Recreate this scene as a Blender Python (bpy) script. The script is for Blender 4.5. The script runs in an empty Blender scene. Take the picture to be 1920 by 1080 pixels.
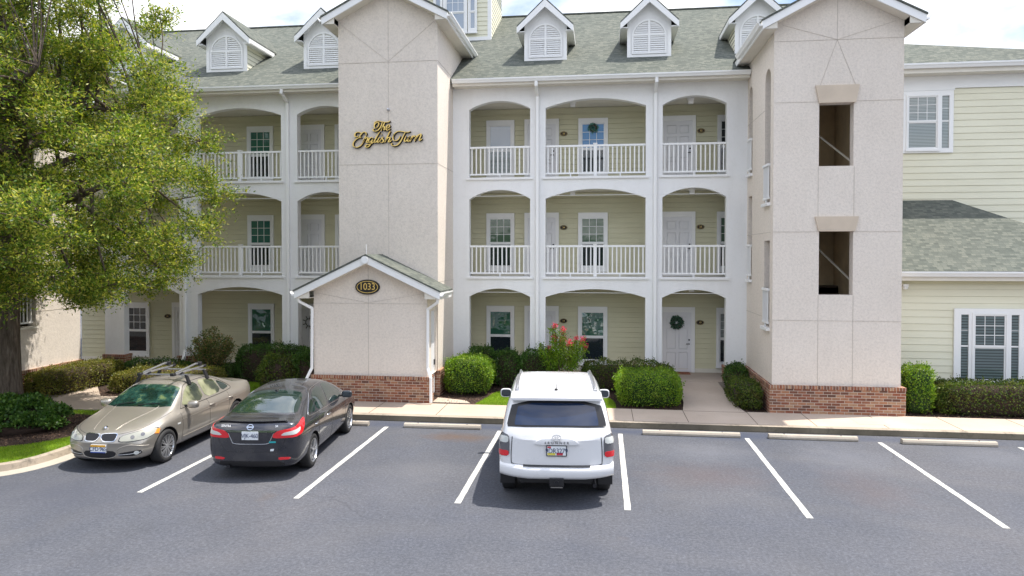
import bpy, bmesh, math, random
import numpy as np
from mathutils import Vector, Matrix
from mathutils.bvhtree import BVHTree
R = math.radians
random.seed(7); rng = np.random.default_rng(7)
scene = bpy.context.scene
C = scene.collection

# ---------------------------------------------------------------- camera
cam_d = bpy.data.cameras.new('camera'); cam = bpy.data.objects.new('camera', cam_d); C.objects.link(cam)
cam.location = (0, 0, 4.15); cam.rotation_euler = (R(90 - 1.1), 0, R(7.34))
cam_d.sensor_width = 36; cam_d.lens = 1320 / 1920 * 36; cam_d.shift_y = -35 / 1920; cam_d.clip_end = 3000; cam_d.clip_start = .1
scene.camera = cam

# ---------------------------------------------------------------- sun and sky
SUN = Vector((.36, .11, 1)).normalized()           # towards the sun
elev = math.asin(SUN.z); az = math.atan2(SUN.x, SUN.y)
sd = bpy.data.lights.new('sun', 'SUN'); sd.energy = 3.6; sd.angle = R(.53); sd.color = (1, .94, .85)
sun = bpy.data.objects.new('sun', sd); C.objects.link(sun)
sun.rotation_euler = (-SUN).to_track_quat('-Z', 'Y').to_euler()
world = bpy.data.worlds.new('World'); scene.world = world; world.use_nodes = True
nt = world.node_tree; nt.nodes.clear()
def wn(t, **k):
    n = nt.nodes.new(t)
    for a, b in k.items(): setattr(n, a, b)
    return n
wo = wn('ShaderNodeOutputWorld'); bg = wn('ShaderNodeBackground'); bg.inputs[1].default_value = .12
sky = wn('ShaderNodeTexSky', sky_type='NISHITA', sun_disc=False, sun_elevation=elev, sun_rotation=az)
tc = wn('ShaderNodeTexCoord'); sep = wn('ShaderNodeSeparateXYZ'); nt.links.new(tc.outputs['Generated'], sep.inputs[0])
mz = wn('ShaderNodeMath', operation='MAXIMUM'); mz.inputs[1].default_value = 0; nt.links.new(sep.outputs[2], mz.inputs[0])
az_ = wn('ShaderNodeMath', operation='ADD'); az_.inputs[1].default_value = .22; nt.links.new(mz.outputs[0], az_.inputs[0])
dv = wn('ShaderNodeVectorMath', operation='DIVIDE'); cmb = wn('ShaderNodeCombineXYZ')
for i in range(3): nt.links.new(az_.outputs[0], cmb.inputs[i])
nt.links.new(tc.outputs['Generated'], dv.inputs[0]); nt.links.new(cmb.outputs[0], dv.inputs[1])
no = wn('ShaderNodeTexNoise'); no.inputs['Scale'].default_value = 1.7; no.inputs['Detail'].default_value = 7; no.inputs['Roughness'].default_value = .55
no.inputs['Distortion'].default_value = .3
nt.links.new(dv.outputs[0], no.inputs['Vector'])
cr = wn('ShaderNodeValToRGB'); cr.color_ramp.elements[0].position = .40; cr.color_ramp.elements[1].position = .60
nt.links.new(no.outputs[0], cr.inputs[0])
no2 = wn('ShaderNodeTexNoise'); no2.inputs['Scale'].default_value = 5; no2.inputs['Detail'].default_value = 6
nt.links.new(dv.outputs[0], no2.inputs['Vector'])
cr2 = wn('ShaderNodeValToRGB'); cr2.color_ramp.elements[0].position = .3; cr2.color_ramp.elements[1].position = .7
cr2.color_ramp.elements[0].color = (7.2, 7.2, 7.5, 1); cr2.color_ramp.elements[1].color = (9.3, 9.2, 9.2, 1)
nt.links.new(no2.outputs[0], cr2.inputs[0])
mx = wn('ShaderNodeMixRGB'); nt.links.new(cr.outputs[0], mx.inputs[0]); nt.links.new(sky.outputs[0], mx.inputs[1]); nt.links.new(cr2.outputs[0], mx.inputs[2])
zr = wn('ShaderNodeMapRange'); zr.inputs[1].default_value = .25; zr.inputs[2].default_value = .75; zr.inputs[3].default_value = .80; zr.inputs[4].default_value = 1.50; nt.links.new(sep.outputs[2], zr.inputs[0])
mz2 = wn('ShaderNodeVectorMath', operation='SCALE'); nt.links.new(mx.outputs[0], mz2.inputs[0]); nt.links.new(zr.outputs[0], mz2.inputs['Scale'])
nt.links.new(mz2.outputs[0], bg.inputs[0]); nt.links.new(bg.outputs[0], wo.inputs[0])
scene.view_settings.view_transform = 'Standard'; scene.view_settings.look = 'None'
scene.view_settings.exposure = 1.0; scene.view_settings.gamma = 1

# ---------------------------------------------------------------- materials
class NT:
    def __init__(s, name):
        s.m = bpy.data.materials.new(name); s.m.use_nodes = True; s.t = s.m.node_tree; s.t.nodes.clear()
        s.out = s.n('ShaderNodeOutputMaterial'); s.b = s.n('ShaderNodeBsdfPrincipled'); s.l(s.b.outputs[0], s.out.inputs[0])
        s.geo = None
    def n(s, t, **k):
        n = s.t.nodes.new(t)
        for a, b in k.items(): setattr(n, a, b)
        return n
    def l(s, a, b): s.t.links.new(a, b)
    def obj(s): return s.n('ShaderNodeTexCoord').outputs['Object']
    def uv(s): return s.n('ShaderNodeTexCoord').outputs['UV']
    def pos(s): return s.n('ShaderNodeNewGeometry').outputs['Position']
    def noise(s, vec, sc, det=4, rough=.55, stretch=None):
        if stretch:
            mp = s.n('ShaderNodeMapping'); mp.inputs['Scale'].default_value = stretch; s.l(vec, mp.inputs[0]); vec = mp.outputs[0]
        n = s.n('ShaderNodeTexNoise'); n.inputs['Scale'].default_value = sc; n.inputs['Detail'].default_value = det; n.inputs['Roughness'].default_value = rough
        s.l(vec, n.inputs['Vector']); return n.outputs[0]
    def ramp(s, f, stops):
        r = s.n('ShaderNodeValToRGB'); e = r.color_ramp.elements
        while len(e) < len(stops): e.new(.5)
        for i, (p, c) in enumerate(stops):
            e[i].position = p; e[i].color = (c[0], c[1], c[2], 1) if hasattr(c, '__len__') else (c, c, c, 1)
        s.l(f, r.inputs[0]); return r.outputs[0]
    def mapr(s, f, a, b):
        m = s.n('ShaderNodeMapRange'); m.inputs[1].default_value = a; m.inputs[2].default_value = b; s.l(f, m.inputs[0]); return m.outputs[0]
    def mix(s, f, a, b, mode='MIX'):
        m = s.n('ShaderNodeMixRGB', blend_type=mode)
        for v, i in ((f, 0), (a, 1), (b, 2)):
            if hasattr(v, 'is_linked') or hasattr(v, 'links'): s.l(v, m.inputs[i])
            elif hasattr(v, '__len__'): m.inputs[i].default_value = (v[0], v[1], v[2], 1)
            else: m.inputs[i].default_value = v if i == 0 else (v, v, v, 1)
        return m.outputs[0]
    def bump(s, h, strength=.3, dist=.01):
        b = s.n('ShaderNodeBump'); b.inputs['Strength'].default_value = strength; b.inputs['Distance'].default_value = dist
        s.l(h, b.inputs['Height']); s.l(b.outputs[0], s.b.inputs['Normal']); return b
    def set(s, **k):
        for a, v in k.items():
            i = s.b.inputs[{'col': 'Base Color', 'rough': 'Roughness', 'metal': 'Metallic', 'spec': 'Specular IOR Level', 'coat': 'Coat Weight', 'coatr': 'Coat Roughness', 'em': 'Emission Color', 'ems': 'Emission Strength', 'trans': 'Transmission Weight', 'alpha': 'Alpha', 'ior': 'IOR'}[a]]
            if hasattr(v, 'links'): s.l(v, i)
            elif hasattr(v, '__len__'): i.default_value = (v[0], v[1], v[2], 1)
            else: i.default_value = v
        return s
M = {}
def simple(name, col, rough=.5, metal=0, var=.06, sc=3, spec=.5, coat=0):
    t = NT(name); d = tuple(c * (1 - var * 2) for c in col); h = tuple(min(1, c * (1 + var)) for c in col)
    t.set(col=t.ramp(t.noise(t.obj(), sc, 5), [(.3, d), (.7, h)]), rough=rough, metal=metal, spec=spec, coat=coat); M[name] = t.m; return t
simple('white_paint', (.80, .80, .79), .45, var=.02, sc=.7)
simple('white_trim', (.84, .84, .83), .35, var=.015, sc=1)
def worn(name, col, grime, sc=2.0, amt=.12):
    t = NT(name); p = t.pos()
    c = t.mix(t.ramp(t.noise(p, sc, 6, .65, stretch=(1.8, 1.8, .35)), [(.48, 0), (.75, amt)]), col, grime)
    c = t.mix(t.ramp(t.noise(p, 14, 5, .7), [(.5, 0), (.8, amt)]), c, grime); t.set(col=c, rough=.5); M[name] = t.m
worn('white_paint', (.81, .81, .805), (.50, .48, .44), 1.2, .16)
def paintline():
    t = NT('line_paint'); p = t.pos()
    c = t.ramp(t.noise(p, 2.0, 4), [(.3, (.44, .435, .40)), (.7, (.58, .57, .53))])
    c = t.mix(t.ramp(t.noise(p, 26, 6, .8), [(.50, 0), (.60, .75)]), c, (.13, .13, .14))
    c = t.mix(t.ramp(t.noise(p, 3.5, 5, .7), [(.55, 0), (.72, .55)]), c, (.17, .17, .18)); t.set(col=c, rough=.85); M['line_paint'] = t.m
paintline()
simple('door_paint', (.76, .76, .78), .4, var=.015, sc=1)
simple('soffit', (.72, .68, .60), .6, var=.03)
simple('ceiling', (.70, .67, .58), .7, var=.03)
simple('lintel', (.60, .50, .39), .8, var=.05, sc=2)
simple('dark_metal', (.03, .03, .035), .35, metal=.6)
simple('bronze', (.012, .009, .007), .5)
simple('chrome_dark', (.38, .39, .41), .2, metal=1)
simple('gold', (1.0, .66, .20), .35, metal=.6, var=.1, sc=8)
simple('black_plastic', (.012, .012, .014), .4)
simple('stair_paint', (.58, .45, .28), .8, var=.08)
simple('dark_brown', (.06, .04, .025), .8)
simple('joint', (.50, .45, .39), .9)
simple('chrome', (.75, .76, .78), .12, metal=1, var=.02)
simple('silver', (.55, .56, .58), .28, metal=.9, var=.04)
simple('tyre', (.018, .018, .019), .75, var=.2, sc=20)
simple('wreath_leaf', (.07, .16, .10), .7, var=.3, sc=30)
simple('terracotta', (.30, .10, .05), .9, var=.2, sc=30)
def stucco():
    t = NT('stucco'); p = t.pos()
    a = t.noise(p, .35, 4); b = t.noise(p, 17, 5, .8); c = t.noise(p, 7, 3, stretch=(1, 1, .4))
    col = t.ramp(a, [(.3, (.72, .645, .565)), (.7, (.785, .712, .632))])
    col = t.mix(.62, col, t.ramp(b, [(.34, .76), (.55, 1.0), (.75, 1.08)]), 'MULTIPLY')
    col = t.mix(.18, col, t.ramp(c, [(.3, .85), (.6, 1)]), 'MULTIPLY')
    st = t.noise(p, 2.2, 4, .6, stretch=(1.6, 1.6, .12))
    col = t.mix(.07, col, t.ramp(st, [(.30, .72), (.5, 1)]), 'MULTIPLY')
    t.set(col=col, rough=.92, spec=.2); t.bump(b, .5, .02); M['stucco'] = t.m
stucco()
def siding():
    t = NT('siding'); p = t.pos()
    col = t.ramp(t.noise(p, .6, 4, stretch=(1, 1, 5)), [(.3, (.60, .575, .40)), (.7, (.66, .635, .45))])
    g = t.noise(p, 12, 4, .6, stretch=(.3, .3, 6))
    col = t.mix(.25, col, t.ramp(g, [(.3, .82), (.6, 1)]), 'MULTIPLY')
    t.set(col=col, rough=.6, spec=.3); t.bump(g, .1, .004); M['siding'] = t.m
    t = NT('siding_pale'); p = t.pos()
    col = t.ramp(t.noise(p, .6, 4, stretch=(1, 1, 5)), [(.3, (.73, .705, .55)), (.7, (.785, .765, .61))])
    g = t.noise(p, 12, 4, .6, stretch=(.3, .3, 6))
    col = t.mix(.2, col, t.ramp(g, [(.3, .85), (.6, 1)]), 'MULTIPLY')
    t.set(col=col, rough=.6, spec=.3); M['siding_pale'] = t.m
siding()
def brick(name, rot=False):
    t = NT(name); uv = t.uv()
    bt = t.n('ShaderNodeTexBrick'); bt.offset = .5 if not rot else 0
    bt.inputs['Scale'].default_value = 1; bt.inputs['Mortar Size'].default_value = .006; bt.inputs['Mortar Smooth'].default_value = .2
    bt.inputs['Brick Width'].default_value = .205 if not rot else .072; bt.inputs['Row Height'].default_value = .072 if not rot else .3
    bt.inputs['Bias'].default_value = .0
    bt.inputs['Color1'].default_value = (0, 0, 0, 1); bt.inputs['Color2'].default_value = (1, 1, 1, 1); bt.inputs['Mortar'].default_value = (.5, .5, .5, 1)
    t.l(uv, bt.inputs['Vector'])
    col = t.ramp(bt.outputs['Color'], [(0, (.12, .065, .05)), (.25, (.27, .10, .06)), (.45, (.38, .19, .11)), (.6, (.23, .085, .055)), (.8, (.42, .26, .16)), (1, (.16, .08, .06))])
    col = t.mix(.6, col, t.ramp(t.noise(uv, 9, 5, .7), [(.3, .55), (.7, 1.25)]), 'MULTIPLY')
    col = t.mix(bt.outputs['Fac'], col, (.50, .43, .36))
    t.set(col=col, rough=.9, spec=.2)
    inv = t.n('ShaderNodeMath', operation='SUBTRACT'); inv.inputs[0].default_value = 1; t.l(bt.outputs['Fac'], inv.inputs[1])
    t.bump(inv.outputs[0], .6, .008); M[name] = t.m
brick('brick'); brick('brick_soldier', True)
def shingle():
    t = NT('shingle'); uv = t.uv()
    bt = t.n('ShaderNodeTexBrick'); bt.offset = .37; bt.offset_frequency = 3; bt.squash = .7; bt.squash_frequency = 2
    bt.inputs['Scale'].default_value = 1; bt.inputs['Mortar Size'].default_value = .007; bt.inputs['Mortar Smooth'].default_value = .3
    bt.inputs['Brick Width'].default_value = .17; bt.inputs['Row Height'].default_value = .10
    bt.inputs['Color1'].default_value = (0, 0, 0, 1); bt.inputs['Color2'].default_value = (1, 1, 1, 1); bt.inputs['Mortar'].default_value = (.3, .3, .3, 1)
    t.l(uv, bt.inputs['Vector'])
    col = t.ramp(bt.outputs['Color'], [(0, (.088, .098, .088)), (.5, (.120, .130, .116)), (1, (.158, .165, .143))])
    col = t.mix(.5, col, t.ramp(t.noise(uv, .5, 5, .6, stretch=(1, .35, 1)), [(.3, (.85, .9, .88)), (.7, (1.1, 1.06, 1))]), 'MULTIPLY')
    col = t.mix(.7, col, t.ramp(t.noise(uv, 60, 3, .8), [(.3, .6), (.7, 1.3)]), 'MULTIPLY')
    col = t.mix(t.ramp(bt.outputs['Fac'], [(0, 0), (1, .6)]), col, (.09, .10, .085))
    t.set(col=col, rough=.95, spec=.15)
    inv = t.n('ShaderNodeMath', operation='SUBTRACT'); inv.inputs[0].default_value = 1; t.l(bt.outputs['Fac'], inv.inputs[1])
    t.bump(inv.outputs[0], .5, .01); M['shingle'] = t.m
shingle()
def asphalt():
    t = NT('asphalt'); p = t.pos()
    a = t.noise(p, .22, 5, .6); b = t.noise(p, 1.1, 6, .65, stretch=(1, .5, 1)); c = t.noise(p, 20, 8, .9); d = t.noise(p, 9, 6, .75)
    col = t.ramp(a, [(.3, (.063, .068, .082)), (.5, (.074, .078, .091)), (.72, (.090, .090, .099))])
    col = t.mix(.35, col, t.ramp(b, [(.3, .74), (.5, 1), (.7, 1.22)]), 'MULTIPLY')
    col = t.mix(.8, col, t.ramp(c, [(.32, .40), (.5, 1), (.66, 1.9)]), 'MULTIPLY')
    col = t.mix(.28, col, t.ramp(t.noise(p, .42, 7, .72), [(.35, (.80, .84, .95)), (.5, (1, 1, 1)), (.66, (1.30, 1.24, 1.15))]), 'MULTIPLY')
    col = t.mix(.5, col, t.ramp(d, [(.3, .8), (.6, 1.08)]), 'MULTIPLY')
    # pale arcs left by turning tyres, brown oil patches in the bays
    arc = t.n('ShaderNodeTexWave', wave_type='RINGS', rings_direction='Z'); arc.inputs['Scale'].default_value = .11; arc.inputs['Distortion'].default_value = 14; arc.inputs['Detail'].default_value = 4; arc.inputs['Detail Scale'].default_value = .6
    t.l(p, arc.inputs['Vector'])
    col = t.mix(t.ramp(arc.outputs[1], [(.75, 0), (.99, .05)]), col, (.19, .175, .16))
    s = t.noise(p, .75, 3, .5)
    col = t.mix(t.ramp(s, [(.68, 0), (.76, .3)]), col, (.095, .072, .06))
    sx_ = t.n('ShaderNodeSeparateXYZ'); t.l(p, sx_.inputs[0]); wob = t.noise(p, 2.3, 6, .7)
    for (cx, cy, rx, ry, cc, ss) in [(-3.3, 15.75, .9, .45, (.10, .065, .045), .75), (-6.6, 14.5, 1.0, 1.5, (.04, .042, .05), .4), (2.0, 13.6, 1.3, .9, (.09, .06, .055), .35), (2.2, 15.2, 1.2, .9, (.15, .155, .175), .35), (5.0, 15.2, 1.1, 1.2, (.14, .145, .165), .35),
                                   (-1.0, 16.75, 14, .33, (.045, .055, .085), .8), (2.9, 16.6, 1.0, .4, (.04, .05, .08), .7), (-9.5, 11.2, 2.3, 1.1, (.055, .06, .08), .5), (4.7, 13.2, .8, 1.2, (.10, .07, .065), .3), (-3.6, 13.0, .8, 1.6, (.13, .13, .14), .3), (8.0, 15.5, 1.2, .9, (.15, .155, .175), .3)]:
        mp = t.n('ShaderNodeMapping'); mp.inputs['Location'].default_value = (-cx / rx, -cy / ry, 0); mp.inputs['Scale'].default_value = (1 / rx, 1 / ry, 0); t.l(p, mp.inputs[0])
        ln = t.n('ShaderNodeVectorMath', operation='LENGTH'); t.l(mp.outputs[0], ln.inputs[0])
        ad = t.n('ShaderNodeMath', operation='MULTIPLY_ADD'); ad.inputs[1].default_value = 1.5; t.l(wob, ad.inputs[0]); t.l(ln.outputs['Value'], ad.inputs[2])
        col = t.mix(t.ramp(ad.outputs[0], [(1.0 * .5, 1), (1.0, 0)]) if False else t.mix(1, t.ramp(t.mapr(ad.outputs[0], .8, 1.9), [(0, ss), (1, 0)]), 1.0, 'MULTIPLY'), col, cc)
    ck = t.n('ShaderNodeTexVoronoi', feature='DISTANCE_TO_EDGE'); ck.inputs['Scale'].default_value = .13
    wv = t.n('ShaderNodeTexNoise'); wv.inputs['Scale'].default_value = 1.1; wv.inputs['Detail'].default_value = 6; t.l(p, wv.inputs['Vector'])
    t.l(t.mix(.5, p, wv.outputs[1], 'ADD'), ck.inputs['Vector'])
    ckm = t.n('ShaderNodeMath', operation='MULTIPLY'); t.l(t.ramp(ck.outputs[0], [(0, .35), (.0009, 0)]), ckm.inputs[0]); t.l(t.ramp(t.noise(p, .35, 2), [(.5, 0), (.6, 1)]), ckm.inputs[1])
    col = t.mix(ckm.outputs[0], col, (.035, .035, .04))
    sp = t.n('ShaderNodeTexVoronoi'); sp.inputs['Scale'].default_value = 14; t.l(p, sp.inputs['Vector'])
    col = t.mix(t.ramp(sp.outputs['Distance'], [(.035, .75), (.05, 0)]), col, (.40, .39, .37))
    t.set(col=col, rough=t.ramp(b, [(.3, .75), (.7, .95)]), spec=.25); t.bump(c, .6, .006); M['asphalt'] = t.m
asphalt()
def concrete(name, c0, c1, stain=(.16, .15, .12), sa=.25):
    t = NT(name); p = t.pos()
    col = t.ramp(t.noise(p, .8, 5, .6), [(.3, c0), (.7, c1)])
    col = t.mix(.4, col, t.ramp(t.noise(p, 55, 4, .8), [(.3, .75), (.7, 1.18)]), 'MULTIPLY')
    col = t.mix(t.ramp(t.noise(p, 3.2, 6, .7), [(.52, 0), (.78, sa)]), col, stain)
    t.set(col=col, rough=.9, spec=.2); t.bump(t.noise(p, 60, 3), .25, .004); M[name] = t.m
concrete('sidewalk', (.40, .325, .26), (.49, .405, .33))
concrete('kerb', (.30, .25, .195), (.40, .34, .27), (.06, .058, .045), .95)
concrete('gutter_pan', (.34, .31, .26), (.42, .38, .32))
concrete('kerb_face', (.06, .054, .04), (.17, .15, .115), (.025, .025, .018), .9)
concrete('stop', (.34, .30, .25), (.44, .395, .33), sa=.6)
concrete('road_paint', (.50, .50, .48), (.74, .74, .72), (.16, .16, .165), .95)
def leafmat(name, cols, trans=.35, rough=.45, brown=0):
    t = NT(name); g = t.n('ShaderNodeNewGeometry'); p = g.outputs['Position']
    col = t.ramp(g.outputs['Random Per Island'], [(i / (len(cols) - 1), c) for i, c in enumerate(cols)])
    col = t.mix(.6, col, t.ramp(t.noise(p, 1.6, 4), [(.3, .62), (.7, 1.35)]), 'MULTIPLY')
    if brown: col = t.mix(t.ramp(t.noise(p, 2.4, 5, .7), [(.52, 0), (.70, brown)]), col, (.13, .085, .035))
    t.set(col=col, rough=rough, spec=.35)
    tr = t.n('ShaderNodeBsdfTranslucent'); t.l(t.mix(1, col, (1.35, 1.35, .7), 'MULTIPLY'), tr.inputs[0])
    ms = t.n('ShaderNodeMixShader'); ms.inputs[0].default_value = trans
    t.l(t.b.outputs[0], ms.inputs[1]); t.l(tr.outputs[0], ms.inputs[2]); t.l(ms.outputs[0], t.out.inputs[0]); M[name] = t.m
leafmat('oak_leaf', [(.045, .10, .014), (.085, .155, .018), (.14, .22, .022), (.22, .29, .032), (.36, .37, .05), (.50, .46, .12)], .45)
leafmat('boxwood_leaf', [(.03, .07, .012), (.055, .10, .014), (.10, .15, .02), (.17, .20, .03)], brown=.75)
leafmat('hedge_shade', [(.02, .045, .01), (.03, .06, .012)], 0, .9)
leafmat('lime_leaf', [(.07, .16, .012), (.12, .24, .014), (.19, .32, .02), (.29, .39, .035)], brown=.35)
leafmat('dark_leaf', [(.025, .07, .014), (.045, .11, .018), (.07, .15, .024), (.12, .20, .035)])
leafmat('olive_leaf', [(.08, .09, .02), (.13, .15, .025), (.22, .23, .035), (.28, .22, .06)], brown=.5)
leafmat('myrtle_leaf', [(.05, .10, .03), (.10, .16, .04), (.20, .20, .06), (.38, .22, .12)])
leafmat('flower', [(.72, .02, .09), (.82, .04, .15), (.88, .12, .24), (.65, .015, .05)], .25)
leafmat('grass_blade', [(.13, .25, .012), (.20, .34, .015), (.28, .42, .025), (.34, .40, .05)], .4)
leafmat('mulch_chip', [(.022, .012, .008), (.045, .024, .016), (.08, .045, .03), (.17, .11, .07)], 0, .9)
def bark():
    t = NT('bark'); p = t.obj()
    h = t.noise(p, 5, 6, .7, stretch=(3, 3, .5))
    t.set(col=t.ramp(h, [(.3, (.045, .034, .026)), (.55, (.12, .095, .075)), (.75, (.20, .17, .14))]), rough=.95, spec=.15); t.bump(h, 1, .05); M['bark'] = t.m
    t = NT('soil'); p = t.pos()
    h = t.noise(p, 22, 6, .75)
    t.set(col=t.ramp(h, [(.3, (.018, .011, .008)), (.6, (.055, .032, .022)), (.8, (.11, .07, .05))]), rough=.95); t.bump(h, 1, .04); M['soil'] = t.m
    t = NT('turf'); p = t.pos()
    h = t.noise(p, 30, 5, .75)
    t.set(col=t.ramp(h, [(.3, (.08, .16, .012)), (.7, (.19, .30, .02))]), rough=.95); t.bump(h, 1, .03); M['turf'] = t.m
bark()
def glass(name, col, rough=.03, wav=.0, spec=.5, stripes=None):
    t = NT(name); c = col
    p = t.pos()
    if stripes:
        w = t.n('ShaderNodeTexWave', wave_type='BANDS', bands_direction='Z', wave_profile='SAW'); w.inputs['Scale'].default_value = stripes; t.l(p, w.inputs['Vector'])
        c = t.mix(t.ramp(w.outputs[1], [(.25, 0), (.4, 1)]), tuple(x * .25 for x in col), col)
    t.set(col=c, rough=rough, spec=spec, coat=1.0, coatr=.01)
    if wav:
        b = t.n('ShaderNodeBump'); b.inputs['Strength'].default_value = wav; b.inputs['Distance'].default_value = .05
        t.l(t.noise(p, 1.6, 2, .4), b.inputs['Height']); t.l(b.outputs[0], t.b.inputs['Coat Normal']); t.l(b.outputs[0], t.b.inputs['Normal'])
    M[name] = t.m
glass('pane_dark', (.018, .026, .032), .04, .05)
glass('pane_shade', (.12, .16, .16), .05, .3, stripes=4.2)
glass('pane_green', (.10, .17, .12), .06, .10, stripes=9)
glass('pane_teal', (.04, .15, .12), .06, .10)
glass('pane_blind', (.34, .38, .37), .12, .05, stripes=7)
glass('pane_wavy', (.04, .13, .09), .02, 2.2, .9)
glass('pane_sky', (.30, .36, .44), .03, .05, .9)
glass('car_glass', (.008, .022, .018), .03, .0, .5)
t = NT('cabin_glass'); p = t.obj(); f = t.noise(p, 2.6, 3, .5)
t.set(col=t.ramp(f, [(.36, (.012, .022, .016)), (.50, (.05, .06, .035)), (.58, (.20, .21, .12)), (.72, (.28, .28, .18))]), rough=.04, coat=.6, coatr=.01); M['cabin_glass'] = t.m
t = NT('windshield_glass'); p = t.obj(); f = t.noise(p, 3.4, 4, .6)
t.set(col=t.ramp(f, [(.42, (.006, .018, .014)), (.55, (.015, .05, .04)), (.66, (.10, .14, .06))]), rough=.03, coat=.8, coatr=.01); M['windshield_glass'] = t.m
glass('car_glass_blue', (.006, .02, .06), .03, .0, .5)
M['car_glass_blue'].node_tree.nodes['Principled BSDF'].inputs['Coat Weight'].default_value = .15
glass('mirror_dark', (.03, .04, .05), .05)
glass('headlight_lens', (.30, .30, .25), .12)
glass('lamp_clear', (.55, .57, .55), .1)
glass('lamp_amber', (.8, .25, .03), .15)
glass('lamp_red', (.62, .012, .02), .12)
glass('lamp_smoke', (.10, .10, .11), .1)
def carpaint(name, col, metal=.55, flake=.06, rough=.32):
    t = NT(name); p = t.obj()
    n = t.noise(p, 500, 2, .5)
    d = t.noise(p, 2.5, 5, .6)
    c = t.mix(flake * 3, col, t.ramp(n, [(.3, tuple(x * .6 for x in col)), (.7, tuple(min(1, x * 1.4) for x in col))]))
    c = t.mix(.10, c, t.ramp(d, [(.35, (.5, .47, .42)), (.7, col)]))
    t.set(col=c, metal=metal, rough=t.ramp(d, [(.3, rough), (.7, rough + .08)]), coat=1, coatr=.04); M[name] = t.m
carpaint('paint_bronze', (.36, .33, .285), .65)
carpaint('paint_slate', (.012, .014, .024), .35, rough=.2)
carpaint('paint_white', (.70, .705, .72), .0, 0, .25)
simple('teal_leaf', (.12, .34, .28), .6, var=.2, sc=20)
glass('pane_blue', (.10, .26, .52), .05, .05)  # blue base colour paints the sky reflection on this pane
simple('plate_white', (.75, .78, .80), .4)
simple('plate_orange', (.75, .38, .03), .4)
simple('plate_blue', (.02, .06, .30), .4)
simple('text_dark', (.02, .04, .12), .5)
simple('badge_teal', (.02, .35, .38), .4)
simple('mat_red', (.5, .03, .05), .5)
simple('mat_yellow', (.7, .6, .08), .5)

# ---------------------------------------------------------------- mesh helpers
class MB:
    def __init__(s): s.v = []; s.f = []; s.mi = []; s.sm = []
    def add(s, vs, fs, mi=0, sm=False):
        o = len(s.v); s.v += [tuple(map(float, v)) for v in vs]; s.f += [tuple(o + i for i in f) for f in fs]; s.mi += [mi] * len(fs); s.sm += [sm] * len(fs); return s
    def box(s, x0, x1, y0, y1, z0, z1, mi=0):
        v = [(x, y, z) for z in (z0, z1) for y in (y0, y1) for x in (x0, x1)]
        return s.add(v, [(0, 2, 3, 1), (4, 5, 7, 6), (0, 1, 5, 4), (2, 6, 7, 3), (0, 4, 6, 2), (1, 3, 7, 5)], mi)
    def quad(s, a, b, c, d, mi=0): return s.add([a, b, c, d], [(0, 1, 2, 3)], mi)
    def poly(s, pts, mi=0): return s.add(pts, [tuple(range(len(pts)))], mi)
    def prism(s, pts, d, mi=0, sm=False):          # pts: closed loop of 3-D points, d: extrusion vector
        n = len(pts); d = Vector(d); a = [Vector(p) for p in pts]; b = [p + d for p in a]
        s.add(a + b, [tuple(range(n))[::-1], tuple(range(n, 2 * n))], mi)
        return s.add(a + b, [(i, (i + 1) % n, n + (i + 1) % n, n + i) for i in range(n)], mi, sm)
    def bar(s, p, q, w, h=None, mi=0, up=(0, 0, 1)):
        p, q = Vector(p), Vector(q); h = h or w; d = (q - p); u = Vector(up)
        if abs(d.normalized().dot(u)) > .98: u = Vector((0, 1, 0))
        r = d.cross(u).normalized() * w / 2; t = r.cross(d).normalized() * h / 2
        return s.prism([p - r - t, p + r - t, p + r + t, p - r + t], d, mi)
    def tube(s, pts, rad, n=8, mi=0, cap=True):
        pts = [Vector(p) for p in pts]; rad = rad if hasattr(rad, '__len__') else [rad] * len(pts); vs = []; prev = None
        for i, p in enumerate(pts):
            d = (pts[min(i + 1, len(pts) - 1)] - pts[max(i - 1, 0)]).normalized()
            if prev is None: u = d.orthogonal().normalized()
            else: u = (prev - d * prev.dot(d)).normalized()
            prev = u; w = d.cross(u)
            for k in range(n):
                a = 2 * math.pi * k / n; vs.append(p + (u * math.cos(a) + w * math.sin(a)) * rad[i])
        fs = [(i * n + k, i * n + (k + 1) % n, (i + 1) * n + (k + 1) % n, (i + 1) * n + k) for i in range(len(pts) - 1) for k in range(n)]
        s.add(vs, fs, mi, True)
        if cap: s.add(vs[:n], [tuple(range(n))[::-1]], mi); s.add(vs[-n:], [tuple(range(n))], mi)
        return s
    def ell(s, c, r, mi=0, n=14, m=8, jit=0):
        vs = []; fs = []
        for j in range(m + 1):
            th = math.pi * j / m
            for i in range(n):
                a = 2 * math.pi * i / n; k = 1 + random.uniform(-jit, jit)
                vs.append((c[0] + r[0] * math.sin(th) * math.cos(a) * k, c[1] + r[1] * math.sin(th) * math.sin(a) * k, c[2] + r[2] * math.cos(th) * k))
        for j in range(m):
            for i in range(n): fs.append((j * n + i, (j + 1) * n + i, (j + 1) * n + (i + 1) % n, j * n + (i + 1) % n))
        return s.add(vs, fs, mi, True)
    def xf(s, mat, i0=0):
        for i in range(i0, len(s.v)): s.v[i] = tuple(mat @ Vector(s.v[i]))
        return s
def origin(o):
    p = Vector((0, 0, 0))
    while o: p += o.location; o = o.parent
    return p
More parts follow.
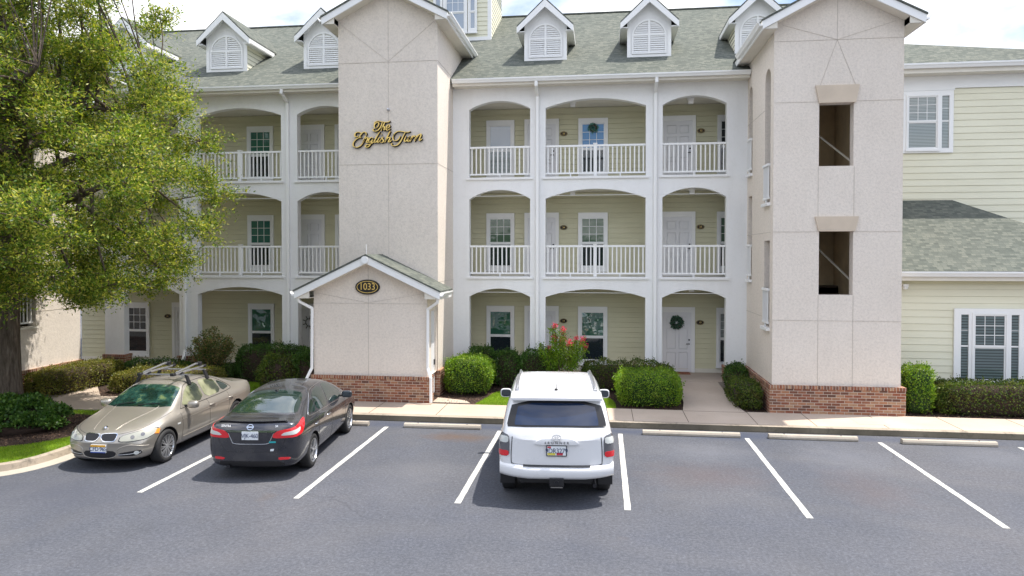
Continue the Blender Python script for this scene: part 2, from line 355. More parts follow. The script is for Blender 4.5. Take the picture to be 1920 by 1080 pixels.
def setuv(me):
    n = len(me.vertices); co = np.empty(n * 3); me.vertices.foreach_get('co', co); co = co.reshape(-1, 3)
    uvl = me.uv_layers.new(name='UVMap'); out = np.zeros((len(me.loops), 2))
    for p in me.polygons:
        nn = p.normal
        if abs(nn.z) > .97: u = Vector((1, 0, 0))
        else: u = Vector((-nn.y, nn.x, 0)).normalized()
        v = nn.cross(u)
        for li in p.loop_indices:
            c = co[me.loops[li].vertex_index]; out[li] = (c[0] * u.x + c[1] * u.y + c[2] * u.z, c[0] * v.x + c[1] * v.y + c[2] * v.z)
    uvl.data.foreach_set('uv', out.ravel())
def build(mb, name, mats, parent=None, local=False, bevel=0, fix=True):
    me = bpy.data.meshes.new(name); off = Vector((0, 0, 0)) if local or not parent else origin(parent)
    me.from_pydata([tuple(Vector(v) - off) for v in mb.v], [], mb.f)
    me.polygons.foreach_set('material_index', mb.mi); me.polygons.foreach_set('use_smooth', mb.sm)
    if isinstance(mats, str): mats = [mats]
    for m in mats: me.materials.append(M[m])
    if fix:
        bm = bmesh.new(); bm.from_mesh(me); bmesh.ops.recalc_face_normals(bm, faces=bm.faces)
        if bevel:
            es = [e for e in bm.edges if len(e.link_faces) == 2 and e.calc_face_angle(0) > .6]
            bmesh.ops.bevel(bm, geom=es, offset=bevel, segments=1, affect='EDGES', clamp_overlap=True)
        bm.to_mesh(me); bm.free()
    me.update(); setuv(me) if len(me.polygons) < 60000 else None
    o = bpy.data.objects.new(name, me); C.objects.link(o)
    if parent: o.parent = parent
    return o
def tag(o, label=None, cat=None, group=None, kind=None):
    if label: o['label'] = label
    if cat: o['category'] = cat
    if group: o['group'] = group
    if kind: o['kind'] = kind
    return o
def empty(name, loc=(0, 0, 0), rz=0, **k):
    o = bpy.data.objects.new(name, None); C.objects.link(o); o.location = loc; o.rotation_euler = (0, 0, rz); o.empty_display_size = .2
    return tag(o, **k)
def curve_mesh(loops, thick, bevel=0):
    """2-D outline with holes -> (verts, faces) of a plate, thickness centred on 0 in local z"""
    cu = bpy.data.curves.new('tmp', 'CURVE'); cu.dimensions = '2D'; cu.fill_mode = 'BOTH'; cu.extrude = thick / 2; cu.bevel_depth = bevel
    for lp in loops:
        sp = cu.splines.new('POLY'); sp.points.add(len(lp) - 1); sp.use_cyclic_u = True
        for i, p in enumerate(lp): sp.points[i].co = (p[0], p[1], 0, 1)
    ob = bpy.data.objects.new('tmp', cu); me = ob.to_mesh()
    vs = [tuple(v.co) for v in me.vertices]; fs = [tuple(p.vertices) for p in me.polygons]
    ob.to_mesh_clear(); bpy.data.objects.remove(ob); bpy.data.curves.remove(cu); return vs, fs
def plate(mb, loops, y0, y1, axis='Y', mi=0):
    """plate with holes; loops given as (x,z) for axis Y or (y,z) for axis X"""
    vs, fs = curve_mesh(loops, abs(y1 - y0)); c = (y0 + y1) / 2
    vs = [(v[0], c + v[2], v[1]) for v in vs] if axis == 'Y' else [(c + v[2], v[0], v[1]) for v in vs]
    return mb.add(vs, fs, mi)
def text_mesh(txt, size, ext=.004, shear=0, spacing=1):
    cu = bpy.data.curves.new('tmp', 'FONT'); cu.body = txt; cu.size = size; cu.extrude = ext / 2; cu.align_x = 'CENTER'; cu.align_y = 'CENTER'; cu.shear = shear; cu.space_character = spacing
    ob = bpy.data.objects.new('tmp', cu); me = ob.to_mesh()
    vs = [tuple(v.co) for v in me.vertices]; fs = [tuple(p.vertices) for p in me.polygons]
    ob.to_mesh_clear(); bpy.data.objects.remove(ob); bpy.data.curves.remove(cu); return vs, fs
def rect(x0, x1, z0, z1): return [(x0, z0), (x1, z0), (x1, z1), (x0, z1)]
def arch(x0, x1, z0, zs, zc, n=16):
    pts = [(x0, z0), (x1, z0)]; w = x1 - x0; h = zc - zs; rad = (w * w / 4 + h * h) / (2 * h); cx = (x0 + x1) / 2; cz = zc - rad; a = math.asin(min(1, w / 2 / rad))
    for i in range(n + 1):
        t = a - 2 * a * i / n; pts.append((cx + rad * math.sin(t), cz + rad * math.cos(t)))
    return pts
def ellipse(cx, cz, a, b, n=28): return [(cx + a * math.cos(2 * math.pi * i / n), cz + b * math.sin(2 * math.pi * i / n)) for i in range(n)]
# ================================================================ BUILDING
Yg, Yb = 21.9, 23.5
FL = (.35, 3.46, 6.57)
G = .15
bld = empty('apartment_building', (0, 22, 0), label='three storey apartment block with arched white galleries, stucco towers and shingle roof', cat='building')
def siding_wall(mb, x0, x1, z0, z1, y, lap=.165, axis='Y', sgn=-1, mi=0, top=None):
    """lap boards: each board leans out by 14 mm at its lower edge; top(x)->z optional cut for gables"""
    z = z0
    while z < z1 - .01:
        zt = min(z + lap, z1)
        o = sgn * .016; b = -sgn * .045; zg = z + .004
        if axis == 'Y':
            mb.quad((x0, y + o, zg), (x1, y + o, zg), (x1, y, zt), (x0, y, zt), mi); mb.quad((x0, y + b, zg), (x1, y + b, zg), (x1, y + o, zg), (x0, y + o, zg), mi); mb.quad((x0, y + b, z), (x1, y + b, z), (x1, y, z), (x0, y, z), mi)
        else:
            mb.quad((y + o, x0, zg), (y + o, x1, zg), (y, x1, zt), (y, x0, zt), mi); mb.quad((y + b, x0, zg), (y + b, x1, zg), (y + o, x1, zg), (y + o, x0, zg), mi); mb.quad((y + b, x0, z), (y + b, x1, z), (y, x1, z), (y, x0, z), mi)
        z = zt
# gallery front walls ------------------------------------------------------
BL = [(-16.05, -14.03), (-13.38, -10.42), (-9.87, -7.98)]
BR = [(-4.18, -2.25), (-1.77, 1.30), (1.80, 3.69)]
ARCH = [(.8, 2.865, 3.12), (3.50, 5.93, 6.22), (6.61, 8.74, 9.0)]
def facade(x0, x1, bays):
    out = [(x0, .8)]
    for a, b in bays:
        p = arch(a, b, .8, *ARCH[0][1:]); out += [p[0]] + p[2:][::-1] + [p[1]]
    out += [(x1, .8), (x1, 9.42), (x0, 9.42)]
    loops = [out]
    for fl in (1, 2):
        for a, b in bays: loops.append(arch(a, b, *ARCH[fl]))
    mb = MB(); plate(mb, loops, Yg, Yg + .26)
    for fl in (1, 2):                                    # sills and thin string course
        for a, b in bays:
            mb.box(a - .09, b + .09, Yg - .05, Yg - .001, ARCH[fl][0] - .075, ARCH[fl][0] - .015)
    for z in (3.0, 6.02):
        mb.box(x0, x1, Yg - .006, Yg + .001, z, z + .012)
    return mb
build(facade(-16.75, -7.5, BL), 'gallery_wall', 'white_paint', bld, bevel=0)
build(facade(-4.85, 4.31, BR), 'gallery_wall', 'white_paint', bld, bevel=0)
def bricks(mb, x0, x1, y0, y1, z0=.02, z1=.8):
    mb.box(x0, x1, y0, y1, z0, z1 - .07, 0); mb.box(x0 - .012, x1 + .012, y0 - .012, y1 + .012, z1 - .07, z1 + .012, 1)
for x0, x1 in [(-16.75, -16.05), (-14.03, -13.38), (-10.42, -9.87), (-7.98, -7.7), (-4.68, -4.18), (-2.25, -1.77), (1.30, 1.80), (3.69, 4.28)]:
    mb = MB(); bricks(mb, x0 - .05, x1 + .05, Yg - .06, Yg + .32); build(mb, 'pier_base', ['brick', 'brick_soldier'], bld)
# back wall of the galleries, floors, ceilings ------------------------------
mb = MB()
for i, f in enumerate(FL): siding_wall(mb, -18.9, 4.55, f + .12, (3.2, 6.25, 9.05)[i], Yb)
build(mb, 'siding_wall', 'siding', bld)
mb = MB()
mb.box(-18.9, 4.55, Yb + .05, Yb + .2, 0, 9.2)
mb.box(-19.0, 4.3, Yg + .27, Yb + .001, 3.21, 3.43); mb.box(-19.0, 4.3, Yg + .27, Yb + .001, 6.26, 6.54); mb.box(-19.0, 4.3, Yg + .27, Yb + .001, 9.06, 9.3)
for i, f in enumerate(FL): mb.box(-18.9, 4.55, Yb - .03, Yb + .002, f, f + .13)
build(mb, 'gallery_floor', 'ceiling', bld)
mb = MB(); mb.box(-18.9, 4.25, Yg - .12, Yb - .031, 0, .35); build(mb, 'gallery_slab', 'sidewalk', bld)
mb = MB()
for c in (3.2, 6.25, 9.05): mb.box(-18.9, 4.5, Yb - .04, Yb - .02, c - .16, c)
build(mb, 'frieze_board', 'siding', bld)
# railings ---------------------------------------------------------------
def railing(name, x0, x1, f, parent, posts=(), y=Yg + .10, axis='Y', h=.98):
    mb = MB(); n = max(2, round((x1 - x0) / .135)); st = (x1 - x0) / n
    def bx(a0, a1, b0, b1, z0, z1):
        mb.box(a0, a1, b0, b1, z0, z1) if axis == 'Y' else mb.box(b0, b1, a0, a1, z0, z1)
    bx(x0, x1, y - .035, y + .035, f + h - .06, f + h); bx(x0, x1, y - .022, y + .022, f + .08, f + .13)
    for i in range(n): 
        c = x0 + (i + .5) * st; bx(c - .019, c + .019, y - .016, y + .016, f + .13, f + h - .06)
    o = build(mb, name, 'white_trim', parent)
    for p in posts:
        mb = MB(); 
        def bx2(a0, a1, b0, b1, z0, z1): mb.box(a0, a1, b0, b1, z0, z1) if axis == 'Y' else mb.box(b0, b1, a0, a1, z0, z1)
        bx2(p - .05, p + .05, y - .05, y + .05, f + .01, f + h + .02); bx2(p - .065, p + .065, y - .065, y + .065, f + h + .02, f + h + .045)
        build(mb, 'railing_post', 'white_trim', o)
    for c in ([x0 + (x1 - x0) / 2] if not posts else [x0 + (x1 - x0) * .25, x0 + (x1 - x0) * .75]):
        mb = MB(); mb.box(c - .02, c + .02, y - .02, y + .02, f - .02, f + .08) if axis == 'Y' else mb.box(y - .02, y + .02, c - .02, c + .02, f - .02, f + .08)
        build(mb, 'railing_foot', 'white_trim', o)
    return o
for f, dz in ((3.5, 0), (6.61, 0)):
    for (a, b) in BL + BR:
        railing('railing', a + .005, b - .005, f, bld, posts=((a + b) / 2,) if b - a > 2.5 else ())
# windows and doors --------------------------------------------------------
def window(parent, x0, x1, z0, z1, y, panes, fr=.10, muntins=None, split=.5, name='window', top=.13, head=.17, axis='Y'):
    """frame ring + sashes; panes = (upper material, lower material); z0..z1 glass opening"""
    def fx(m): return m
    mb = MB(); plate(mb, [rect(x0 - fr, x1 + fr, z0 - top, z1 + head), rect(x0, x1, z0, z1)], y - .075, y - .019)
    mb.box(x0 - fr - .02, x1 + fr + .02, y - .10, y - .0755, z0 - top - .04, z0 - top + .02)
    w = build(mb, name, 'white_trim', parent)
    zm = z0 + (z1 - z0) * split
    mb = MB(); s = .035
    plate(mb, [rect(x0 + .001, x1 - .001, zm - .02, z1 - .001), rect(x0 + s, x1 - s, zm + s - .005, z1 - s)], y - .055, y - .02)
    plate(mb, [rect(x0 + .001, x1 - .001, z0 + .001, zm - .021), rect(x0 + s, x1 - s, z0 + s, zm - .021 - s)], y - .040, y - .02)
    build(mb, 'sash', 'white_trim', w)
    a = MB(); a.box(x0 + s, x1 - s, y - .034, y - .022, zm + s - .005, z1 - s); build(a, 'pane', panes[0], w)
    a = MB(); a.box(x0 + s, x1 - s, y - .028, y - .0215, z0 + s, zm - .021 - s); build(a, 'pane', panes[1], w)
    if muntins:
        nc, nr = muntins; mb = MB()
        for i in range(1, nc): c = x0 + s + (x1 - x0 - 2 * s) * i / nc; mb.box(c - .008, c + .008, y - .041, y - .0345, zm + s, z1 - s)
        for j in range(1, nr): c = zm + s + (z1 - zm - 2 * s) * j / nr; mb.box(x0 + s, x1 - s, y - .040, y - .0342, c - .008, c + .008)
        build(mb, 'muntin', 'white_trim', w)
    return w
def door(parent, x0, x1, f, y, h=1.96, handle=1):
    fr = .11
    mb = MB(); plate(mb, [[(x0 - fr, f), (x0, f), (x0, f + h), (x1, f + h), (x1, f), (x1 + fr, f), (x1 + fr, f + h + .17), (x0 - fr, f + h + .17)]], y - .075, y - .019)
    fo = MB(); w = x1 - x0
    PN = [(.12, .45, .10, .66), (.55, .88, .10, .66), (.12, .45, .76, 1.45), (.55, .88, .76, 1.45), (.12, .45, 1.55, 1.82), (.55, .88, 1.55, 1.82)]
    plate(fo, [rect(x0, x1, f + .02, f + h)] + [rect(x0 + w * a, x0 + w * b, f + c, f + min(e, h - .12)) for a, b, c, e in PN], y - .055, y - .024); fo.box(x0, x1, y - .0235, y - .0195, f + .02, f + h)
    d = build(fo, 'door', 'door_paint', parent)
    build(mb, 'door_frame', 'white_trim', d)
    mb = MB()
    for (a, b, c, e) in [(.12, .45, .10, .66), (.55, .88, .10, .66), (.12, .45, .76, 1.45), (.55, .88, .76, 1.45), (.12, .45, 1.55, 1.82), (.55, .88, 1.55, 1.82)]:
        e = min(e, h - .12)
        mb.box(x0 + w * a + .022, x0 + w * b - .022, y - .050, y - .0236, f + c + .022, f + e - .022)
    build(mb, 'door_panel', 'door_paint', d)
    hx = x1 - .07 if handle > 0 else x0 + .07
    mb = MB(); mb.tube([(hx, y - .05, f + .93), (hx, y - .10, f + .93)], .018, 8); mb.tube([(hx, y - .09, f + .93), (hx - .10 * handle, y - .09, f + .93)], .012, 6)
    mb.tube([(hx, y - .04, f + 1.06), (hx, y - .065, f + 1.06)], .028, 10); mb.tube([(hx, y - .041, f + .93), (hx, y - .048, f + .93)], .03, 10)
    build(mb, 'handle', 'dark_metal', d)
    return d
PT = [('pane_wavy', 'pane_dark'), ('pane_green', 'pane_dark'), ('pane_sky', 'pane_dark')]
for i, f in enumerate(FL):
    mt = (3, 3)
    up = PT[i]
    window(bld, -3.79, -3.04, f + .33, f + 1.95, Yb, (up[0] if i != 2 else 'pane_sky', up[1] if i != 2 else 'pane_blind'), muntins=mt if i == 1 else None, split=.49)
    window(bld, -.71, .06, f + .33, f + 1.95, Yb, (up[0] if i < 2 else 'pane_blue', up[1]), muntins=mt if i else None, split=.49)
    window(bld, 3.76, 4.45, f + .33, f + 1.95, Yb, ('pane_blind' if i == 0 else 'pane_green' if i == 1 else 'pane_dark', 'pane_dark'), muntins=mt, split=.49)
    window(bld, -12.32, -11.55, f + .33, f + 1.95, Yb, (('pane_wavy', 'pane_teal', 'pane_teal')[i], 'pane_dark'), muntins=mt if i else None, split=.49)
    window(bld, -9.10, -8.35, f + .33, f + 1.95, Yb, ('pane_green', 'pane_dark'), muntins=mt, split=.49)
    window(bld, -17.08, -16.30, f + .33, f + 1.95, Yb, ('pane_dark', 'pane_dark'), muntins=mt, split=.49)
    door(bld, -2.49, -1.56, f, Yb); door(bld, 1.96, 2.87, f, Yb)
    door(bld, -10.59, -9.69, f, Yb, handle=-1); door(bld, -15.2, -14.37, f, Yb)
# unit plaques -----------------------------------------------------------------
def plaque(x, z, y, a, b, txt, parent, ts):
    mb = MB(); plate(mb, [ellipse(x, z, a, b)], y - .035, y - .021); o = build(mb, 'number_plaque', 'bronze', parent)
    mb = MB(); plate(mb, [ellipse(x, z, a * .90, b * .88), ellipse(x, z, a * .87, b * .84)], y - .0385, y - .0352); build(mb, 'plaque_rim', 'gold', o)
    vs, fs = text_mesh(txt, ts, .006); mb = MB(); mb.add([(x + v[0], y - .040 - v[2], z + v[1]) for v in vs], fs); build(mb, 'plaque_number', 'gold', o)
    return o
for x, fl, t in [(-1.29, 0, '14'), (-1.29, 1, '24'), (-1.29, 2, '33'), (3.15, 0, '13'), (3.15, 1, '23'), (3.15, 2, '32'), (-15.5, 0, '11')]:
    plaque(x, FL[fl] + 1.63, Yb, .125, .078, t, bld, .075)
# ceiling lamps ------------------------------------------------------------------
for x, fl in [(-.95, 2), (2.7, 2), (-.95, 1), (2.75, 1), (-4.0, 1), (-.95, 0), (2.75, 0), (-10.6, 1)]:
    c = (3.2, 6.25, 9.05)[fl]; mb = MB()
    mb.box(x - .10, x + .10, 22.4, 22.6, c - .05, c - .001); mb.box(x - .075, x + .075, 22.425, 22.575, c - .17, c - .05); build(mb, 'ceiling_lamp', 'white_trim', bld)
# downspouts on the piers ----------------------------------------------------------
def downspout(pts, parent, w=.075):
    mb = MB()
    for p, q in zip(pts[:-1], pts[1:]):
        p, q = Vector(p), Vector(q); d = (q - p).normalized() * .02; mb.bar(p - d, q + d, w, w * .8, up=(0, 1, 0))
    return build(mb, 'downspout', 'white_trim', parent, bevel=.012)
for x in (-10.17, -2.02, 1.58):
    downspout([(x, 21.42, 9.45), (x, 21.42, 9.34), (x, Yg - .06, 9.12), (x, Yg - .06, .95), (x - .02, Yg - .2, .80)], bld, .10)
downspout([(-13.8, Yg - .06, 9.2), (-13.8, Yg - .06, 1.0), (-13.75, Yg - .25, .72)], bld, .10)
# main roof ------------------------------------------------------------------------
EZ, EY, RY = 9.60, 21.45, 28.5
def rz_(y): return EZ + .6 * (y - EY)
mb = MB()
def slab(mb, pts, th=.09, mi=0):
    mb.prism(pts, (0, 0, -th), mi)
slab(mb, [(-22, EY, EZ), (7.6, EY, EZ), (7.6, RY, rz_(RY)), (-22, RY, rz_(RY))])
slab(mb, [(-22, RY + .001, rz_(RY)), (7.6, RY + .001, rz_(RY)), (7.6, RY + 8, EZ - .4), (-22, RY + 8, EZ - .4)])
roof = build(mb, 'roof', 'shingle', bld)
mb = MB(); mb.box(-22, 7.6, RY - .09, RY + .09, rz_(RY) - .03, rz_(RY) + .025); build(mb, 'ridge_cap', 'shingle', roof)
def gutter(p, q, parent, side, w=.12, h=.12):
    """K-style gutter from p to q (back top edge), side = outward unit vector"""
    p, q, s = Vector(p), Vector(q), Vector(side); mb = MB(); z = Vector((0, 0, 1))
    prof = [(0, 0), (0, -h), (w * .6, -h), (w * .8, -h * .55), (w, -h * .3), (w, 0), (w * .93, 0), (w * .93, -h * .25), (w * .5, -h * .7), (.01, -h * .7), (.01, 0)]
    mb.prism([p + s * a + z * b for a, b in prof], q - p); return build(mb, 'gutter', 'white_trim', parent)
for a, b in ((-22, -7.72), (-4.62, 4.28)):
    gutter((a, EY, EZ - .02), (b, EY, EZ - .02), roof, (0, -1, 0))
    mb = MB(); mb.box(a, b, EY + .005, EY + .03, EZ - .22, EZ - .09); mb.box(a, b, EY + .03, Yg + .02, EZ - .20, EZ - .18); build(mb, 'soffit', 'soffit', roof)
# dormers ---------------------------------------------------------------------------
def dormer(x0, x1, y=22.97):
    zb = rz_(y) - .02; ze = zb + 1.16; xc = (x0 + x1) / 2; hw = (x1 - x0) / 2; ov = .24; m = .95; zp = ze + m * hw
    d = MB(); d.prism([(x0, y, zb), (x1, y, zb), (x1, y, ze), (xc, y, zp), (x0, y, ze)], (0, .06, 0))
    r = build(d, 'dormer', 'white_paint', bld)
    sw = MB()
    yb = EY + (ze - EZ) / .6 
    for x, s in ((x0, -1), (x1, 1)):
        z = zb
        while z < ze:
            zt = min(z + .15, ze); ya = y + .03
            y2 = max(ya + .01, EY + (z + .02 - EZ) / .6); y3 = max(ya + .01, EY + (zt - EZ) / .6)
            sw.quad((x + s * .016, ya, z), (x + s * .016, y2, z), (x, y3, zt), (x, ya, zt)); z = zt
    build(sw, 'dormer_siding', 'siding_pale', r)
    cr = MB()
    for s, x in ((-1, x0), (1, x1)): cr.box(min(x - s * .09, x + s * .022), max(x - s * .09, x + s * .022), y - .022, y - .002, zb, ze)
    cr.box(x0 + .088, x1 - .088, y - .0215, y - .002, zb, zb + .09)
    # raking trim under the eaves
    build(cr, 'corner_board', 'white_trim', r)
    # roof: two slopes running back into the main roof
    rf = MB(); yf = y - .26; ex = hw + ov; zev = ze - m * ov
    y_e = EY + (zev + .12 - EZ) / .6 + .1; y_p = EY + (zp + .12 - EZ) / .6 + .1
    for s in (-1, 1):
        a = [Vector((xc + s * ex, yf, zev + .16)), Vector((xc, yf, zp + .16)), Vector((xc, y_p, zp + .16)), Vector((xc + s * ex, y_e, zev + .16))]
        rf.prism(a if s < 0 else a[::-1], (0, 0, -.05))
    build(rf, 'dormer_roof', 'shingle', r)
    fb = MB()
    for s in (-1, 1):
        fb.prism([(xc + s * ex, yf - .02, zev + .10), (xc, yf - .02, zp + .10), (xc, yf - .02, zp - .14), (xc + s * ex, yf - .02, zev - .09)], (0, .03, 0))
        fb.prism([(xc + s * ex, yf + .011, zev + .105), (xc + s * ex, yf + .011, zev - .06), (xc + s * (ex - .02), yf + .011, zev - .06), (xc + s * (ex - .02), yf + .011, zev + .105)], (0, y_e - yf - .25, 0))
        fb.prism([(xc + s * ex, yf + .012, zev - .05), (xc + s * hw, yf + .012, zev - .05 + .0), (xc + s * hw, yf + .012, zev - .03), (xc + s * ex, yf + .012, zev - .03)], (0, y_e - yf - .4, 0))
        fb.quad((xc + s * hw, yf + .013, ze - .001), (xc, yf + .013, zp - .001), (xc, y - .001, zp - .001), (xc + s * hw, y - .001, ze - .001))
    build(fb, 'bargeboard', 'white_trim', r)
    # arched louvre
    lv = MB(); lx0, lx1 = x0 + .13, x1 - .13; lz0 = zb + .10; zs = zb + .10 + .62; w = lx1 - lx0
    zc = zs + w * .44
    o = arch(lx0, lx1, lz0, zs, zc, 20); xm = (lx0 + lx1) / 2
    inn = arch(lx0 + .05, lx1 - .05, lz0 + .05, zs, zc - .05, 20)
    plate(lv, [o, inn], y - .045, y - .001); lv.box(xm - .035, xm + .035, y - .040, y - .002, lz0 + .05, zc - .04); lv.box(lx0 + .04, lx1 - .04, y - .041, y - .003, zs - .04, zs + .03)
    h0 = zc - .05 - zs; hw2 = w / 2 - .05; rr = (hw2 ** 2 + h0 ** 2) / (2 * h0)
    z = lz0 + .06
    while z < zc - .09:
        wid = hw2
        if z > zs: 
            k = z + .05 - (zc - .05 - rr); wid = math.sqrt(max(0, rr * rr - k * k))
        if wid > .08 and not (zs - .07 < z < zs + .02):
            for s in (-1, 1):
                xa, xb = sorted((xm + s * .036, xm + s * wid)); lv.prism([(xa, y - .036, z), (xb, y - .036, z), (xb, y - .030, z - .004), (xa, y - .030, z - .004)], (0, .028, .052))
        z += .068
    build(lv, 'louvre', 'white_trim', r)
for a, b in ((-2.53, -1.19), (.78, 2.12), (-13.6, -12.15), (-10.07, -8.68), (4.12, 5.46), (-17.3, -15.9)): dormer(a, b)
# cupola ------------------------------------------------------------------------------
cx0, cx1, cy0, cy1 = -6.62, -4.07, 25.5, 28.3
mb = MB(); mb.box(cx0 + .05, cx1 - .05, cy0 + .05, cy1, 11.5, 15.2); cup = build(mb, 'cupola', 'siding_pale', bld)
mb = MB(); siding_wall(mb, cx0, cx1, 12.05, 15.2, cy0); siding_wall(mb, cy0, cy1, 12.05, 15.2, cx1, axis='X', sgn=1); siding_wall(mb, cy0, cy1, 12.05, 15.2, cx0, axis='X', sgn=-1)
build(mb, 'siding_board', 'siding_pale', cup)
mb = MB()
for x, y in ((cx1, cy0), (cx0, cy0)):
    mb.box(x - .11 if x == cx1 else x - .024, x + .024 if x == cx1 else x + .11, cy0 - .024, cy0 + .10, 12.0, 15.2)
mb.box(cx0, cx1, cy0 - .03, cy0 + .01, 11.98, 12.14); mb.box(cx1 - .001, cx1 + .028, cy0 + .10, cy0 + 1.2, 12.0, 12.1)
build(mb, 'corner_board', 'white_trim', cup)
window(cup, -5.72, -5.02, 12.42, 13.75, cy0 - .02, ('pane_sky', 'pane_sky'), muntins=(3, 2), split=.48, fr=.10)
window(cup, -6.12, -5.90, 12.42, 13.75, cy0 - .02, ('pane_sky', 'pane_sky'), split=.48, fr=.06)
window(cup, -4.83, -4.62, 12.42, 13.75, cy0 - .02, ('pane_sky', 'pane_sky'), split=.48, fr=.06)
mb = MB(); zc_ = 14.9; mb.prism([(cx0 - .35, cy0 - .35, zc_), (cx1 + .35, cy0 - .35, zc_), (cx1 + .35, cy1 + .35, zc_), (cx0 - .35, cy1 + .35, zc_)], (0, 0, .22)); build(mb, 'cupola_eave', 'white_trim', cup)
mb = MB(); ap = ((cx0 + cx1) / 2, (cy0 + cy1) / 2, 16.4); e4 = [(cx0 - .4, cy0 - .4, zc_ + .23), (cx1 + .4, cy0 - .4, zc_ + .23), (cx1 + .4, cy1 + .4, zc_ + .23), (cx0 - .4, cy1 + .4, zc_ + .23)]
mb.add(e4 + [ap], [(0, 1, 4), (1, 2, 4), (2, 3, 4), (3, 0, 4), (0, 3, 2, 1)]); build(mb, 'cupola_roof', 'shingle', cup)
# ------------------------------------------------------------- stair towers
def gable(parent, x0, x1, yf, yb, ze, m=.52, ov=.36, fo=.36, gut=(True, True), zshift=0):
    xc = (x0 + x1) / 2; hw = (x1 - x0) / 2; ex = hw + ov; y0 = yf - fo; zr = ze + m * ex      # ze: underside of the fascia at the eave
    r = MB()
    for s in (-1, 1):
        a = [Vector((xc + s * (ex + .03), y0 - .03, ze + .25 - m * .03)), Vector((xc, y0 - .03, zr + .25)), Vector((xc, yb, zr + .25)), Vector((xc + s * (ex + .03), yb, ze + .25 - m * .03))]
        r.prism(a if s < 0 else a[::-1], (0, 0, -.045))
    rf = build(r, 'gable_roof', 'shingle', parent)
    f = MB()
    for s in (-1, 1):
        f.prism([(xc + s * ex, y0, ze + .20), (xc, y0, zr + .20), (xc, y0, zr), (xc + s * ex, y0, ze)], (0, .035, 0))
        f.box(min(xc + s * ex, xc + s * (ex - .03)), max(xc + s * ex, xc + s * (ex - .03)), y0 + .036, yb, ze, ze + .195)
    build(f, 'fascia', 'white_trim', rf)
    so = MB()
    for s in (-1, 1):
        so.box(min(xc + s * (ex - .031), xc + s * hw), max(xc + s * (ex - .031), xc + s * hw), y0 + .036, yb, ze + .01, ze + .03)
        so.prism([(xc + s * (hw - .001), y0 + .036, ze + m * ov - .004), (xc, y0 + .036, zr - .004), (xc, y0 + .036, zr + .02), (xc + s * (hw - .001), y0 + .036, ze + m * ov + .02)], (0, fo - .037, 0))
        so.prism([(xc + s * (ex - .031), y0 + .037, ze + .01), (xc + s * hw, y0 + .037, ze + .01), (xc + s * hw, y0 + .037, ze + m * ov)], (0, .02, 0))
    build(so, 'soffit', 'soffit', rf)
    for s, g in zip((-1, 1), gut):
        if g: gutter((xc + s * ex, y0 + .0, ze + .2), (xc + s * ex, yb - .3, ze + .2), rf, (s, 0, 0))
    return rf
def joints(mb, segs, y, axis='Y', w=.011):
    for a, b in segs:
        p = Vector((a[0], y, a[1])) if axis == 'Y' else Vector((y, a[0], a[1])); q = Vector((b[0], y, b[1])) if axis == 'Y' else Vector((y, b[0], b[1]))
        mb.bar(p, q, w if axis == 'Y' else .006, .006 if axis == 'Y' else w, mi=1, up=(0, 0, 1)) if abs((q - p).normalized().z) < .98 else mb.box(p.x - (w / 2 if axis == 'Y' else .003), p.x + (w / 2 if axis == 'Y' else .003), p.y - (.003 if axis == 'Y' else w / 2), p.y + (.003 if axis == 'Y' else w / 2), min(p.z, q.z), max(p.z, q.z), 1)
# --- right tower
tx0, tx1, ty = 4.30, 7.40, 18.65
tr = MB(); tr.box(tx0 + .3, tx1 - .3, 23.3, 23.45, .2, 9.6)
towR = build(tr, 'stair_tower', 'stair_paint', bld)
m_ = .52; xc = (tx0 + tx1) / 2; zt0 = 9.80 + m_ * .36; zpk = 9.80 + m_ * (xc - tx0 + .36)
mb = MB()
plate(mb, [[(tx0, .85), (tx1, .85), (tx1, zt0), (xc, zpk), (tx0, zt0)], rect(5.40, 6.23, 6.41, 7.99), rect(5.42, 6.24, 3.16, 4.77)], ty, ty + .27)
y = ty - .002; hx = 5.82
joints(mb, [((tx0, 9.57), (tx1, 9.57)), ((hx, 9.57), (hx, zpk - .12)), ((hx, 9.57), (tx0 + .2, 9.98)), ((hx, 9.57), (tx1 - .2, 9.98)), ((hx, 9.57), (5.42, 8.44)), ((hx, 9.57), (6.26, 8.44)), ((tx0, 8.03), (5.38, 8.03)), ((6.27, 8.03), (tx1, 8.03)),
            ((tx0, 4.76), (5.42, 4.76)), ((6.24, 4.76), (tx1, 4.76)), ((tx0, 2.51), (tx1, 2.51)), ((5.41, .85), (5.41, 3.16)), ((6.25, .85), (6.25, 3.16)), ((5.39, 5.14), (5.39, 6.41)), ((6.25, 5.14), (6.25, 6.41))], y)
build(mb, 'tower_wall', ['stucco', 'joint'], towR)
mb = MB()
def sarch(y0, y1, z0, z1): 
    return arch(y0, y1, z0, z1 - (y1 - y0) / 2 * .9, z1)
plate(mb, [[(ty + .271, .85), (Yg + .3, .85), (Yg + .3, 9.86), (ty + .271, 9.86)], sarch(18.98, 19.62, 5.55, 9.05), rect(18.98, 19.62, 2.30, 4.55), sarch(21.2, 21.72, 6.57, 9.1), rect(21.2, 21.72, 3.46, 5.9)], tx0, tx0 + .27, 'X')
joints(mb, [((ty + .27, 8.03), (18.98, 8.03)), ((19.62, 8.03), (Yg, 8.03)), ((ty + .27, 4.76), (Yg, 4.76)), ((ty + .27, 2.51), (Yg, 2.51))], tx0 - .002, 'X')
build(mb, 'tower_wall', ['stucco', 'joint'], towR)
mb = MB(); mb.box(tx1 - .27, tx1, ty + .271, 23.4, .85, 9.86); build(mb, 'tower_wall', 'stucco', towR)
mb = MB(); bricks(mb, tx0 - .07, tx1 + .10, ty - .07, 21.80, .05, .846); build(mb, 'brick_base', ['brick', 'brick_soldier'], towR)
gable(towR, tx0, tx1, ty, 23.3, 9.80, gut=(False, True))
